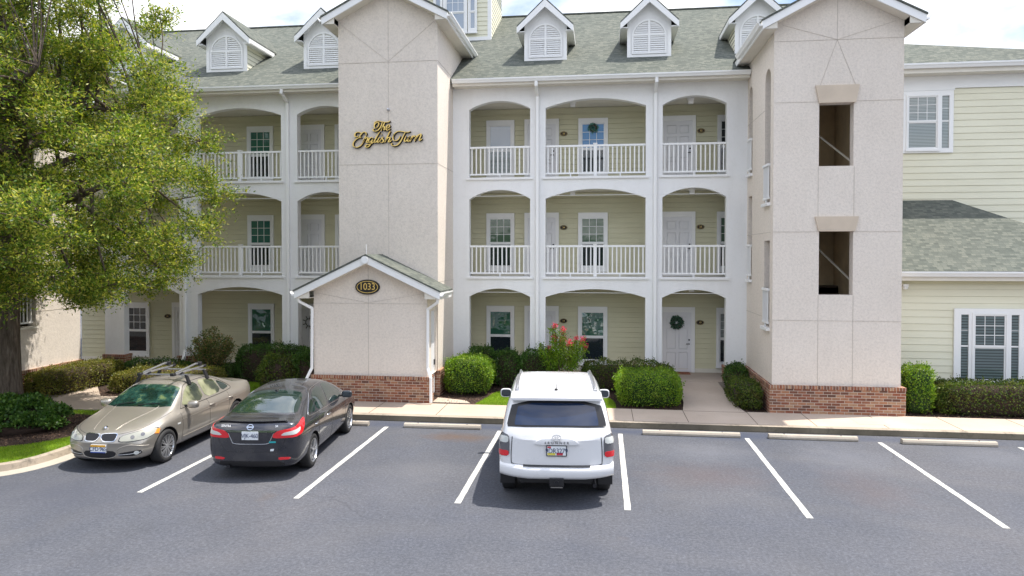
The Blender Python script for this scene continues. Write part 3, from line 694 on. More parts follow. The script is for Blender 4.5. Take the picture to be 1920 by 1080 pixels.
gutter((tx0 - .36, ty - .36, 10.0), (tx0 - .36, 21.33, 10.0), towR, (-1, 0, 0))
mb = MB()
for z0, z1, a, b in ((7.99, 8.43, 5.39, 6.26), (4.77, 5.14, 5.40, 6.27)):
    mb.prism([(a, ty - .05, z0), (b, ty - .05, z0), (b + .09, ty - .05, z1), (a - .09, ty - .05, z1)], (0, .049, 0)); build(mb, 'lintel', 'lintel', towR); mb = MB()
# stair interior: walls, landings, flights, handrails
mb = MB(); mb.box(6.62, 6.80, ty + .28, 23.2, .9, 9.7); mb.box(tx0 + .28, 6.6, 21.3, 21.42, .9, 9.7); mb.box(5.28, 5.40, 20.1, 20.25, .9, 9.7, 0)
build(mb, 'stairwell_wall', 'stair_paint', towR)
mb = MB(); mb.box(tx0 + .28, tx1 - .28, ty + .28, 23.2, 9.3, 9.5)
for z in (1.9, 5.0): mb.box(tx0 + .28, 6.6, ty + .28, 20.0, z - .2, z)
for z in (3.3, 6.45): mb.box(tx0 + .28, 6.6, 20.9, 23.2, z - .2, z)
for k in range(9):
    for zz in (1.9, 5.0): mb.box(5.5, 6.6, 20.9 - k * .1, 21.0 - k * .1 + .2, zz + 1.35 - k * .15 - .15, zz + 1.35 - k * .15)
build(mb, 'stair', 'dark_brown', towR)
for zz in (6.3, 3.2):
    mb = MB(); mb.bar((5.85, 20.4, zz + 1.2), (6.5, 19.4, zz + .25), .03, .04); build(mb, 'handrail', 'soffit', towR)
for (y0, y1, z) in ((18.99, 19.61, 5.55), (18.99, 19.61, 2.30), (21.21, 21.71, 6.57), (21.21, 21.71, 3.48)):
    railing('railing', y0, y1, z, towR, y=tx0 - .03, axis='X', h=1.0)
    mb = MB(); mb.box(tx0 - .09, tx0 - .001, y0 - .05, y1 + .05, z - .10, z - .02); build(mb, 'sill', 'white_trim', towR)
# --- centre tower
ux0, ux1, uy = -7.65, -4.70, 19.80
mb = MB(); uc = (ux0 + ux1) / 2; uzt = 10.78 + m_ * .36; uzp = 10.78 + m_ * (uc - ux0 + .36)
plate(mb, [[(ux0, .85), (ux1, .85), (ux1, uzt), (uc, uzp), (ux0, uzt)]], uy, uy + .27)
c0 = -6.15
joints(mb, [((ux0, 9.74), (ux1, 9.74)), ((ux0, 6.80), (ux1, 6.80)), ((c0, 4.2), (c0, uzp - .1)), ((c0, 9.76), (ux0 + .1, 10.85)), ((c0, 9.76), (ux1 - .1, 10.85))], uy - .002)
towC = build(mb, 'stair_tower', ['stucco', 'joint'], bld)
mb = MB(); mb.box(ux1 - .27, ux1, uy + .271, 24.3, .85, 10.85); mb.box(ux0, ux0 + .27, uy + .271, 24.3, .85, 10.85)
joints(mb, [((uy, 6.80), (Yg, 6.80)), ((uy, 9.74), (23, 9.74)), ((uy, 3.4), (Yg, 3.4))], ux1 + .002, 'X'); build(mb, 'tower_wall', ['stucco', 'joint'], towC)
mb = MB(); bricks(mb, ux0 - .07, ux1 + .07, uy - .07, 21.83, .05, .846); build(mb, 'brick_base', ['brick', 'brick_soldier'], towC)
gable(towC, ux0, ux1, uy, 24.0, 10.78, gut=(True, True))
# little flood light left of bare bulb on the joint
mb = MB(); mb.tube([(c0, uy - .001, 8.37), (c0, uy - .03, 8.37)], .045, 12); mb.ell((c0, uy - .05, 8.37), (.035, .04, .045)); build(mb, 'junction_box', 'silver', towC)
# --- gilded script lettering
def px2w(zx, zy):
    px, py = 640 + zx / 9, 180 + zy / 9
    return ux0 + (px - 635) * .015946, 7.38 + (275 - py) * .0152
ST = [  # each stroke: half-width factor, points traced in letter space
 [(572, 508), (590, 482), (640, 466), (700, 478), (770, 488), (815, 484), (838, 466)], [(712, 482), (700, 530), (672, 585), (625, 630), (572, 634), (552, 612), (574, 596)],
 [(620, 585), (585, 580), (575, 545), (595, 505), (635, 490), (655, 512), (640, 555), (608, 588)],
 [(752, 492), (728, 545), (690, 632)], [(700, 610), (728, 568), (752, 566), (744, 600), (738, 622), (762, 612)], [(778, 592), (812, 584), (836, 556), (820, 536), (790, 556), (776, 600), (796, 628), (846, 600)],
 [(436, 700), (438, 664), (410, 646), (372, 662), (340, 700), (332, 728), (360, 738)], [(360, 738), (300, 748), (246, 790), (216, 840), (226, 888), (282, 906), (346, 874), (392, 812), (420, 756)], [(362, 668), (318, 646), (272, 652), (244, 690), (262, 726), (300, 716)],
 [(436, 712), (410, 762), (374, 832)], [(388, 806), (430, 756), (466, 742), (466, 772), (442, 818), (466, 828), (490, 806)],
 [(556, 756), (524, 742), (488, 772), (478, 814), (502, 824), (538, 790), (560, 752)], [(560, 752), (532, 822), (492, 884), (450, 908), (424, 890), (446, 868), (520, 850), (570, 812)],
 [(672, 646), (640, 690), (590, 780), (572, 822), (600, 824), (626, 796)], [(664, 742), (640, 784), (626, 820), (648, 826), (676, 792)], [(692, 694), (698, 684)],
 [(676, 800), (716, 736), (712, 770), (732, 800), (712, 830), (672, 824)], [(846, 638), (806, 712), (752, 832)], [(766, 806), (804, 756), (838, 746), (834, 780), (812, 820), (836, 826), (866, 796)],
 [(896, 730), (914, 686), (962, 652), (1020, 648), (1090, 662), (1150, 664), (1176, 648)], [(904, 700), (888, 750), (900, 796), (944, 806), (986, 776), (1012, 726)],
 [(1096, 664), (1064, 726), (1016, 820), (962, 880), (902, 894), (862, 872), (876, 846)],
 [(1110, 730), (1082, 790), (1082, 820), (1112, 812), (1154, 752)], [(1164, 728), (1138, 790), (1136, 820), (1160, 818), (1188, 780)], [(1214, 724), (1196, 770), (1174, 826)], [(1192, 790), (1222, 746), (1250, 728), (1254, 752)],
 [(1296, 716), (1272, 770), (1248, 824)], [(1262, 800), (1310, 728), (1346, 700), (1356, 722), (1334, 780), (1330, 812), (1376, 784)]]
def smooth(pts, n=5):
    out = []
    P = [Vector(p) for p in pts]
    for i in range(len(P) - 1):
        a, b, c, d = P[max(i - 1, 0)], P[i], P[i + 1], P[min(i + 2, len(P) - 1)]
        for k in range(n):
            t = k / n; out.append(.5 * ((2 * b) + (c - a) * t + (2 * a - 5 * b + 4 * c - d) * t * t + (3 * b - a - 3 * c + d) * t ** 3))
    return out + [P[-1]]
def script(mb, off, dx=0, dz=0, dep=.03, y=0, mi=0):
    for st in ST:
        w2 = [Vector(px2w(*p)) for p in st]; sp = smooth(w2); L = []; Rr = []
        for i, p in enumerate(sp):
            d = (sp[min(i + 1, len(sp) - 1)] - sp[max(i - 1, 0)]); d = d.normalized() if d.length > 0 else Vector((1, 0)); nrm = Vector((-d.y, d.x)); t = i / max(1, len(sp) - 1)
            w = off + .0085 + .010 * abs(d.y) ** 1.5 * math.sin(math.pi * min(max(t, .08), .92)); L.append(p + nrm * w); Rr.append(p - nrm * w)
        for i in range(len(sp) - 1):
            q = [L[i], L[i + 1], Rr[i + 1], Rr[i]]
            mb.prism([(a.x + dx, y, a.y + dz) for a in q], (0, dep, 0), mi)
mb = MB(); script(mb, .005, .012, -.012, .05, uy - .055); s0 = build(mb, 'script_lettering', 'bronze', towC, fix=False)
mb = MB(); script(mb, .0, 0, 0, .018, uy - .085); build(mb, 'lettering_face', 'gold', s0, fix=False)
# --- left tower (mostly behind the oak)
vx1, vy0, vy1 = -16.50, 17.2, 20.45; vx0 = vx1 - 3.6
mb = MB(); vt = 9.8 + m_ * .36; vc = (vx0 + vx1) / 2; vp = 9.8 + m_ * (vc - vx0 + .36)
plate(mb, [[(vx0, .85), (vx1, .85), (vx1, vt), (vc, vp), (vx0, vt)], rect(vc - .4, vc + .4, 6.41, 7.99), rect(vc - .4, vc + .4, 3.16, 4.77)], vy0, vy0 + .27)
towL = build(mb, 'stair_tower', ['stucco', 'joint'], bld)
mb = MB(); plate(mb, [[(vy0 + .271, .85), (vy1, .85), (vy1, 9.86), (vy0 + .271, 9.86)], rect(17.62, 18.68, 2.08, 4.5), sarch(17.62, 18.68, 5.4, 9.0)], vx1 - .27, vx1, 'X')
joints(mb, [((vy0 + .27, 2.52), (17.62, 2.52)), ((18.68, 2.52), (vy1, 2.52)), ((18.68, 4.76), (vy1, 4.76)), ((18.68, 8.03), (vy1, 8.03))], vx1 + .002, 'X'); build(mb, 'tower_wall', ['stucco', 'joint'], towL)
mb = MB(); mb.box(vx0, vx1 - .271, vy1 - .2, vy1, .85, 9.86); mb.box(vx0, vx0 + .27, vy0 + .271, vy1 - .201, .85, 9.86); build(mb, 'tower_wall', 'stucco', towL)
mb = MB(); mb.box(vx0 + .3, vx0 + .5, vy0 + .3, vy1 - .3, .3, 9.6); mb.box(vx1 - 1.6, vx1 - 1.5, vy0 + .3, vy1 - .3, .3, 9.6); build(mb, 'stairwell_wall', 'stair_paint', towL)
mb = MB(); bricks(mb, vx0 - .07, vx1 + .07, vy0 - .07, vy1 + .02, .05, .846); build(mb, 'brick_base', ['brick', 'brick_soldier'], towL)
gable(towL, vx0, vx1, vy0, 24, 9.8)
for z in (2.10, 5.42): 
    railing('railing', 17.63, 18.67, z, towL, y=vx1 - .10, axis='X', h=.98)
    mb = MB(); mb.box(vx1 - .26, vx1 + .06, 17.6, 18.72, z - .07, z - .01); build(mb, 'sill', 'soffit', towL)
# ------------------------------------------------------------- right wing
wy = 23.2
mb = MB(); siding_wall(mb, 7.3, 15.9, .3, 9.28, wy, lap=.20); wing = build(mb, 'siding_wall', 'siding_pale', bld)
mb = MB(); mb.box(7.3, 15.9, wy + .05, wy + .2, .1, 9.7); build(mb, 'wing_core', 'siding_pale', wing)
mb = MB(); mb.box(7.3, 15.9, wy - .045, wy - .02, 9.28, 9.66); mb.box(7.45, 10.66, wy - .0455, wy - .0205, 9.22, 9.29); build(mb, 'frieze_board', 'white_trim', wing)
def triple(parent, xa, xb, xc_, xd, z0, z1, y, mats, fr=.12):
    """centre sash xb..xc_, side lights xa.. and ..xd"""
    w = window(parent, xb, xc_, z0, z1, y - .01, (mats[0], mats[1]), fr=.05, muntins=(3, 3) if True else None, split=.52, head=.05, top=.05)
    mb = MB(); plate(mb, [rect(xa - fr, xd + fr, z0 - .14, z1 + .16), rect(xa, xb - .13, z0, z1), rect(xb - .045, xc_ + .045, z0 - .045, z1 + .045), rect(xc_ + .13, xd, z0, z1)], y - .065, y - .019); build(mb, 'window_surround', 'white_trim', w)
    for a, b in ((xa, xb - .13), (xc_ + .13, xd)):
        mb = MB(); mb.box(a, b, y - .03, y - .0195, z0, z1); build(mb, 'pane', mats[2], w)
        mb = MB(); zm = z0 + (z1 - z0) * .52; mb.box(a, b, y - .04, y - .0301, zm - .02, zm + .02); mb.box(a, b, y - .037, y - .0302, zm + (z1 - zm) * .5 - .006, zm + (z1 - zm) * .5 + .006); build(mb, 'muntin', 'white_trim', w)
triple(wing, 8.97, 9.31, 10.16, 10.50, 7.45, 9.05, wy, ('pane_blind', 'pane_blind', 'pane_blind'))
# roof of the wing: hipped, falling to the right
W0 = 22.75
def wz(y): return 9.95 + .6 * (y - W0)
mb = MB(); slab(mb, [(7.2, W0, 9.95), (16.2, W0, 9.95), (7.6, 25.3, wz(25.3)), (7.2, 25.3, wz(25.3))])
mb.prism([(7.2, 25.301, wz(25.3)), (7.6, 25.301, wz(25.3)), (16.2, W0 + .3, 9.95), (16.2, 34, 9.6), (7.2, 34, 9.6)], (0, 0, -.09)) if False else None
wr = build(mb, 'roof', 'shingle', bld)
gutter((7.2, W0, 9.93), (16.2, W0, 9.93), wr, (0, -1, 0), .13, .14)
mb = MB(); mb.box(7.2, 16.2, W0 + .005, W0 + .03, 9.66, 9.86); mb.box(7.2, 16.2, W0 + .031, wy - .02, 9.66, 9.68); build(mb, 'soffit', 'soffit', wr)
# bump-out on the ground floor
by = 20.0
mb = MB(); siding_wall(mb, 7.45, 13.8, .3, 3.42, by, lap=.185); bump = build(mb, 'siding_wall', 'siding_pale', bld)
mb = MB(); mb.box(7.45, 13.8, by + .05, by + .15, .05, 3.6); mb.box(13.65, 13.8, by + .15, wy - .1, .05, 3.6); build(mb, 'wing_core', 'siding_pale', bump)
mb = MB(); mb.box(7.45, 13.82, by - .045, by - .02, 3.40, 3.60); build(mb, 'frieze_board', 'siding', bump)
mb = MB(); b0 = by - .42; zz = lambda y: 3.76 + .585 * (y - b0)
slab(mb, [(7.2, b0, 3.76), (14.2, b0, 3.76), (10.62, wy - .03, zz(wy - .03)), (7.2, wy - .03, zz(wy - .03))]); mb.add([(14.2, b0, 3.76), (14.2, wy - .03, 3.76), (10.62, wy - .03, zz(wy - .03))], [(0, 1, 2)])
br = build(mb, 'roof', 'shingle', bld)
gutter((7.3, b0, 3.74), (14.2, b0, 3.74), br, (0, -1, 0), .12, .13)
mb = MB(); mb.box(7.3, 14.2, b0 + .005, b0 + .03, 3.50, 3.66); mb.box(7.3, 14.2, b0 + .031, by - .02, 3.50, 3.52); build(mb, 'soffit', 'soffit', br)
triple(bump, 9.40, 9.72, 10.50, 10.82, .86, 2.60, by, ('pane_shade', 'pane_shade', 'pane_shade'), fr=.17)
mb = MB(); mb.ell((7.98, by - .12, 3.30), (.07, .07, .05)); mb.box(7.92, 8.05, by - .16, by - .03, 3.33, 3.40); build(mb, 'flood_lamp', 'white_trim', bump)

# ================================================================ STORAGE SHED in front of the centre tower
shed = empty('storage_shed', (-6.35, 19.2, G), label='small stucco shed with brick base, green shingle gable roof and oval 1033 plaque', cat='shed')
sx0, sx1, sy = -7.95, -4.72, 18.65; sc_ = -6.35; sm = .475; se = 2.98; zpk = se + sm * (sc_ - sx0 + .42)
mb = MB(); plate(mb, [[(sx0, .85), (sx1, .85), (sx1, se + sm * .42), (sc_, zpk), (sx0, se + sm * .42)]], sy, sy + .2)
joints(mb, [((sx0, 2.84), (sx1, 2.84)), ((-6.38, .85), (-6.38, zpk - .1)), ((-6.38, 2.86), (sx0 + .1, 3.12)), ((-6.38, 2.86), (sx1 - .1, 3.12))], sy - .002)
plate(mb, [[(sy + .201, .85), (uy - .075, .85), (uy - .075, 3.15), (sy + .201, 3.15)], rect(sy + .42, sy + 1.0, .851, 2.62)], sx1 - .2, sx1, 'X'); mb.box(sx0, sx0 + .2, sy + .201, uy - .075, .85, 3.15)
build(mb, 'shed_wall', ['stucco', 'joint'], shed)
mb = MB(); bricks(mb, sx0 - .06, sx1 + .08, sy - .07, sy + .36, .05, .846); bricks(mb, sx0 - .06, sx1 - .25, sy + .38, uy - .08, .05, .84); build(mb, 'brick_base', ['brick', 'brick_soldier'], shed)
rf = gable(shed, sx0, sx1, sy, uy - .012, se, m=sm, ov=.42, fo=.34, gut=(True, False))
gutter((sx1 + .42, sy - .34, se + .2), (sx1 + .42, uy - .4, se + .2), rf, (1, 0, 0), .13, .12)
d = MB(); d.box(sx1 - .10, sx1 - .05, sy + .42, sy + 1.0, .25, 2.6); dr = build(d, 'door', 'door_paint', shed)
mb = MB(); mb.box(sx1 - .05, sx1 - .02, sy + .46, sy + .52, 1.75, 1.95); build(mb, 'door_sign', 'dark_metal', dr); mb = MB(); mb.box(sx1 - .05, sx1 - .02, sy + .9, sy + .96, 1.05, 1.2); build(mb, 'handle', 'dark_metal', dr)
downspout([(sx0 - .36, sy - .25, se + .08), (sx0 - .33, sy - .22, se - .08), (sx0 - .02, sy - .06, se - .28), (sx0 - .02, sy - .10, 1.05), (sx0 - .14, sy - .2, .75)], shed, .075)
downspout([(sx1 + .36, sy - .25, se + .08), (sx1 + .33, sy - .22, se - .08), (sx1 + .03, sy - .06, se - .28), (sx1 + .03, sy - .10, 1.10), (sx1 + .14, sy - .2, .85), (sx1 + .14, sy - .2, .22)], shed, .075)
mb = MB(); mb.tube([(sc_, sy - .40, zpk + .10), (sc_, sy - .345, zpk + .10)], .10, 16); f_ = build(mb, 'ridge_knob', 'white_trim', shed)
mb = MB(); mb.tube([(sc_ + .02, sy - .3, zpk + .2), (sc_ + .02, sy - .3, zpk + .52)], .008, 6); build(mb, 'lightning_rod', 'white_trim', shed)
plaque(-6.39, 3.30, sy, .36, .215, '1033', shed, .25) if False else None
mb = MB(); plate(mb, [ellipse(-6.39, 3.295, .345, .205, 48)], sy - .05, sy - .002); pq = build(mb, 'number_plaque', 'bronze', shed)
mb = MB(); plate(mb, [ellipse(-6.39, 3.295, .30, .165, 48), ellipse(-6.39, 3.295, .285, .150, 48)], sy - .056, sy - .0505); build(mb, 'plaque_rim', 'gold', pq)
vs, fs = text_mesh('1033', .23, .012); mb = MB(); mb.add([(-6.39 + v[0], sy - .058 - v[2], 3.30 + v[1] * 1.15) for v in vs], fs); build(mb, 'plaque_number', 'gold', pq)
# ================================================================ GROUND
def st(mb, name, mats, **k):
    o = build(mb, name, mats, **k); o['kind'] = 'structure'; return o
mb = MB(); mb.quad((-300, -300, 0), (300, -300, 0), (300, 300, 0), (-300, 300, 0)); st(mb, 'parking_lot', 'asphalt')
for k, (x, y0, y1) in enumerate([(-8.045, 11.33, 16.4), (-5.19, 11.39, 16.48), (-2.405, 11.51, 16.44), (.416, 11.55, 16.52), (3.262, 11.56, 16.48), (6.116, 11.51, 16.48), (8.97, 11.5, 16.45)]):
    mb = MB(); n = 24; L = []; Rr = []
    for i in range(n + 1):
        y = y0 + (y1 - y0) * i / n; L.append((x - .052 + random.uniform(-.004, .004), y, .004)); Rr.append((x + .052 + random.uniform(-.004, .004), y, .004))
    for i in range(n): mb.quad(L[i], Rr[i], Rr[i + 1], L[i + 1])
    st(mb, 'parking_line', 'line_paint')
# beds behind the sidewalk
mb = MB(); mb.box(-26, 16, 18.50, 21.79, -.1, .125); st(mb, 'mulch_bed', 'soil')
# island left of the parking row
isl = [(-30, 11.15), (-16, 11.25), (-13.4, 11.45), (-12.3, 11.75), (-11.58, 12.12), (-11.28, 12.6), (-11.2, 13.4), (-11.18, 15.2), (-11.15, 16.6), (-11.12, 17.17)]
isl = [tuple(p) for p in smooth(isl, 4)]
mb = MB(); mb.prism([(x, y, .0) for x, y in isl + [(-11.12, 18.50), (-30, 18.50)]], (0, 0, .118)); st(mb, 'mulch_bed', 'soil')
def sweep(mb, path, prof, face=()):
    P = [Vector((p[0], p[1], 0)) for p in path]; rings = []
    for i, p in enumerate(P):
        d = (P[min(i + 1, len(P) - 1)] - P[max(i - 1, 0)]).normalized(); n = Vector((d.y, -d.x, 0))
        rings.append([p + n * a + Vector((0, 0, b)) for a, b in prof])
    m = len(prof)
    for i in range(len(P) - 1):
        for k in range(m):
            mb.add([rings[i][k], rings[i + 1][k], rings[i + 1][(k + 1) % m], rings[i][(k + 1) % m]], [(0, 1, 2, 3)], 1 if k in face else 0)
    mb.poly(rings[0]); mb.poly(rings[-1])
KP = [(0, -.05), (0, .14), (.02, .152), (.10, .152), (.135, .135), (.16, .02), (.16, -.05)]
mb = MB(); sweep(mb, isl, KP); st(mb, 'kerb', 'kerb')
mb = MB(); sweep(mb, isl, [(.161, -.05), (.161, .016), (.46, .006), (.46, -.05)]); st(mb, 'gutter_pan', 'gutter_pan')
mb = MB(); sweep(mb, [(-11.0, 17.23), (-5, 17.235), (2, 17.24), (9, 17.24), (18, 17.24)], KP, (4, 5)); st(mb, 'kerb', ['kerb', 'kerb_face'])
mb = MB(); mb.prism([(-11.10, 17.235, 0), (18, 17.245, 0), (18, 18.58, 0), (-11.1, 18.58, 0)], (0, 0, .151))
mb.prism([(-11.11, 17.25, 0), (-11.11, 18.62, 0), (-14.2, 18.35, 0), (-15.6, 20.0, 0), (-17.0, 20.5, 0), (-17.2, 19.4, 0), (-15.6, 17.6, 0), (-14.6, 16.7, 0), (-12.8, 16.72, 0)], (0, 0, .1505)); st(mb, 'sidewalk', 'sidewalk')
mb = MB()
for x in [-10.6, -9.0, -7.4, -5.9, -4.15, -2.4, -.6, .75, 2.06, 3.66, 5.0, 6.6, 8.2, 9.8, 11.4]: mb.box(x - .007, x + .007, 17.24, 18.575, .1, .1535)
mb.box(2.05, 3.68, 18.50, 18.512, .1, .1535)
st(mb, 'sidewalk_joint', 'dark_brown')
mb = MB(); mb.poly([(2.07, 18.58, .152), (3.63, 18.58, .152), (3.50, 19.4, .19), (3.45, 21.77, .345), (2.25, 21.77, .345), (2.18, 19.4, .19)]); st(mb, 'entry_walk', 'sidewalk')
mb = MB(); mb.box(6.05, 6.75, 17.55, 18.25, .1, .154); st(mb, 'sun_patch', 'gutter_pan')  # slab in another tone paints a patch of light, a gap in the tower's shadow
mb = MB(); mb.prism([(-4.6, 18.72, .1), (-3.55, 18.70, .1), (-3.75, 19.05, .1), (-4.6, 19.35, .1)], (0, 0, .06)); st(mb, 'stepping_slab', 'sidewalk')
lawnA = [tuple(p) for p in smooth([(-3.40, 18.60), (-3.25, 19.5), (-3.05, 20.4), (-2.4, 20.9), (-1.2, 21.0), (-.3, 20.7), (.15, 20.0), (.33, 19.3), (.36, 18.60)], 4)]
lawnB = [(-12.6, 18.7), (-8.35, 18.7), (-8.4, 19.3), (-9.6, 20.9), (-12.6, 21.1)]
lawnC = [(p[0] - .03, p[1] + .03) for p in isl[8:]][::1]
lawnC = [(-24, 11.3)] + [(p[0] - .02, p[1]) for p in isl[4:37]] + [(-11.45, 14.6), (-11.95, 13.6), (-12.6, 13.05), (-14, 12.8), (-24, 12.7)]
lawnD = [(-13.4, 16.3), (-11.25, 16.0), (-11.2, 17.1), (-12.8, 16.66), (-13.8, 16.62)]
for L, z in ((lawnA, .14), (lawnB, .14), (lawnC, .135), (lawnD, .135)):
    mb = MB(); mb.prism([(x, y, .05) for x, y in L], (0, 0, z - .05)); st(mb, 'lawn', 'turf')
# wheel stops
def stop(x0, x1, y, label):
    L = x1 - x0; t = empty('wheel_stop', ((x0 + x1) / 2, y, 0), R(random.uniform(-.7, .7)), label=label, cat='wheel stop', group='concrete wheel stops along the kerb')
    mb = MB(); pr = [(-.075, .0), (-.075, .05), (-.05, .10), (.05, .10), (.075, .05), (.075, .0)]
    mb.prism([(-L / 2, a, b + .004) for a, b in pr], (L, 0, 0)); build(mb, 'body', 'stop', t, local=True, bevel=.01)
    mb = MB()
    for s in (-1, 1): mb.tube([(s * L * .32, 0, .10), (s * L * .32, 0, .112)], .014, 8)
    build(mb, 'anchor_bolt', 'dark_metal', t, local=True)
for a in [(-7.5, -5.66, 16.55, 'concrete wheel stop mostly hidden by the dark sedan front wheel'), (-4.75, -2.88, 16.52, 'pale concrete wheel stop in the empty bay between dark sedan and white suv'),
          (.93, 3.12, 16.55, 'pale concrete wheel stop in the first empty bay right of the white suv'), (3.75, 5.66, 16.55, 'grey concrete wheel stop in front of the right stair tower'), (6.56, 8.51, 16.46, 'grey concrete wheel stop furthest to the right, by the tall square shrub')]: stop(*a)

# ================================================================ PLANTS
def diamond(name, P, D, W, L, Wd, mat, parent=None, extra=None):
    """P base points, D leaf directions, W width directions (unit), L,Wd lengths: one mesh of pointed leaves"""
    n = len(P); V = np.empty((n, 4, 3)); fold = np.cross(D, W) * (Wd * .35)[:, None]
    V[:, 0] = P; V[:, 1] = P + D * (L * .45)[:, None] + W * Wd[:, None] + fold; V[:, 2] = P + D * L[:, None]; V[:, 3] = P + D * (L * .45)[:, None] - W * Wd[:, None] + fold
    me = bpy.data.meshes.new(name); me.vertices.add(n * 4); me.loops.add(n * 4); me.polygons.add(n)
    me.vertices.foreach_set('co', V.ravel()); me.loops.foreach_set('vertex_index', np.arange(n * 4)); me.polygons.foreach_set('loop_start', np.arange(n) * 4)
    me.update(calc_edges=True); me.materials.append(M[mat]); me.validate()
    o = bpy.data.objects.new(name, me); C.objects.link(o)
    if parent: o.parent = parent
    return o
def unit(a): return a / (np.linalg.norm(a, axis=1, keepdims=True) + 1e-9)
def rdir(n): return unit(rng.normal(size=(n, 3)))
def leaves(name, P, N, bias, size, asp, mat, parent=None, droop=0):
    n = len(P); D = unit(N * bias + rdir(n)); D[:, 2] -= droop; D = unit(D); W = unit(np.cross(D, unit(N * .8 + rdir(n) * .8))); L = size * rng.uniform(.6, 1.3, n)
    return diamond(name, P, D, W, L, L * asp, mat, parent)
def superbox(n, k=5, top=True):
    p = rng.uniform(-1, 1, (n, 3)); ax = rng.integers(0, 3, n); s = rng.choice([-1, 1], n); p[np.arange(n), ax] = s
    p = p[~((ax == 2) & (s < 0))]
    q = p / ((np.abs(p) ** k).sum(1) ** (1 / k))[:, None]; g = np.sign(q) * np.abs(q) ** (k - 1); return q, unit(g)
def hedge(x0, x1, y0, y1, z0, h, label, mat='boxwood_leaf', leaf=.042, dens=1.0, k=5, lump=.05, group=None, name='hedge', rz=0, cat='hedge'):
    c = np.array([(x0 + x1) / 2, (y0 + y1) / 2, z0 + h * .5]); hd = np.array([(x1 - x0) / 2, (y1 - y0) / 2, h * .5])
    area = 4 * (hd[0] * hd[1] + 2 * hd[0] * hd[2] + 2 * hd[1] * hd[2]); n = int(area / (leaf * leaf) * 3.6 * dens)
    q, N = superbox(n, k); ph = rng.uniform(0, 6, 6); X = q * hd
    l = (np.sin(X[:, 0] * 5.5 + ph[0]) + np.sin(X[:, 1] * 6.5 + ph[1]) + np.sin(X[:, 2] * 7 + ph[2]) + np.sin(X[:, 0] * 13 + X[:, 2] * 9 + ph[3])) * lump * .5
    X = X + N * (l + np.minimum(0, rng.normal(0, .06, len(X))) + rng.exponential(.012, len(X)))[:, None]
    keep = rng.uniform(size=len(X)) < np.clip((X[:, 2] + hd[2]) / (.75 * hd[2]), .16, 1); X = X[keep]; N = N[keep]
    t = empty(name, (c[0], c[1], z0), R(rz), label=label, cat=cat, group=group)
    X[:, 2] += hd[2]
    tw = MB()                                       # bare twigs low down and stray shoots above
    for _ in range(int(60 * area ** .5)):
        a = rng.uniform(0, 2 * math.pi); k_ = rng.uniform(.86, .99); ex, ey = hd[0] * np.sign(math.cos(a)) * abs(math.cos(a)) ** .4 * k_, hd[1] * np.sign(math.sin(a)) * abs(math.sin(a)) ** .4 * k_
        tw.tube([(ex * .72, ey * .72, 0), (ex, ey, hd[2] * rng.uniform(.35, 1.0))], [.008, .004], 3, cap=False)
    build(tw, 'twigs', 'bark', t, local=True, fix=False)
    ns = int(90 * area ** .5); i_ = rng.integers(0, len(X), ns); S0 = X[i_]; SN = N[i_]; Q = []; QN = []
    for j in range(5): Q.append(S0 + (SN * .8 + np.array([0, 0, .5])) * (.012 + .018 * j)); QN.append(SN + rng.normal(0, .4, SN.shape))
    X = np.concatenate([X] + Q); N = np.concatenate([N] + QN)
    leaves('foliage', X, N, .8, leaf, .36, mat, t)
    mb = MB(); mb.ell((0, 0, 0), (1, 1, 1), n=24, m=12)
    vs = []
    for v in mb.v:
        v = np.array(v) + 1e-6; s = (np.abs(v) ** k).sum() ** (-1 / k); w = v * s * hd * .90 - np.array([0, 0, .0]); vs.append((w[0], w[1], max(w[2] + hd[2] * .95, .0)))
    mb.v = vs; build(mb, 'twig_core', 'soil' if mat != 'lime_leaf' else 'hedge_shade', t, local=True)  # solid dark core: its colour stands for inner shade as well as twigs
    return t
G1 = 'clipped hedges in the beds'
hedge(-4.52, -3.20, 19.65, 20.95, .12, 1.08, 'bright green rounded square hedge beside the brick base of the centre tower', 'lime_leaf', k=4, group=G1)
hedge(-3.22, -2.50, 21.05, 21.70, .12, 1.12, 'narrow dark green clipped bush in front of the left ground floor window', 'dark_leaf', k=3.5, group=G1)
hedge(-2.48, -1.40, 21.0, 21.72, .12, 1.10, 'wider dark green clipped bush left of the pink flowering crape myrtle', 'dark_leaf', k=4, group=G1)
hedge(-4.05, -3.3, 21.1, 21.7, .12, 1.2, 'dark bush top showing behind the bright green square hedge', 'dark_leaf', k=3.5, group=G1)
hedge(-.60, 2.02, 20.75, 21.72, .12, .80, 'long low dark green hedge under the wide ground floor arch', 'boxwood_leaf', k=5, group=G1, lump=.07)
hedge(.44, 2.06, 18.72, 20.35, .12, .86, 'large square bright green hedge at the left corner of the entry walk', 'lime_leaf', k=6, group=G1, lump=.03)
hedge(3.62, 4.12, 20.95, 21.68, .12, .82, 'small dark bush at the brick pier right of the entry walk', 'dark_leaf', k=4, group=G1)
hedge(3.45, 4.15, 18.8, 20.7, .12, .62, 'low green hedge along the brick base right of the entry walk', 'boxwood_leaf', k=4, group=G1)
hedge(7.66, 8.26, 18.85, 19.4, .12, 1.18, 'tall narrow square clipped shrub right of the right stair tower', 'lime_leaf', k=9, group=G1, lump=.02)
hedge(8.44, 13.5, 18.8, 19.75, .12, .82, 'long dark green hedge under the bay window of the right wing', 'boxwood_leaf', k=8, group=G1, lump=.03)
hedge(-11.6, -9.3, 21.0, 21.72, .12, 1.12, 'long dark hedge behind, under the ground floor window left of the shed', 'dark_leaf', k=5, group=G1)
hedge(-10.15, -8.95, 19.6, 20.75, .12, 1.02, 'green rounded hedge between the dark sedan and the long dark hedge', 'boxwood_leaf', k=3.2, group=G1, lump=.09, leaf=.05)
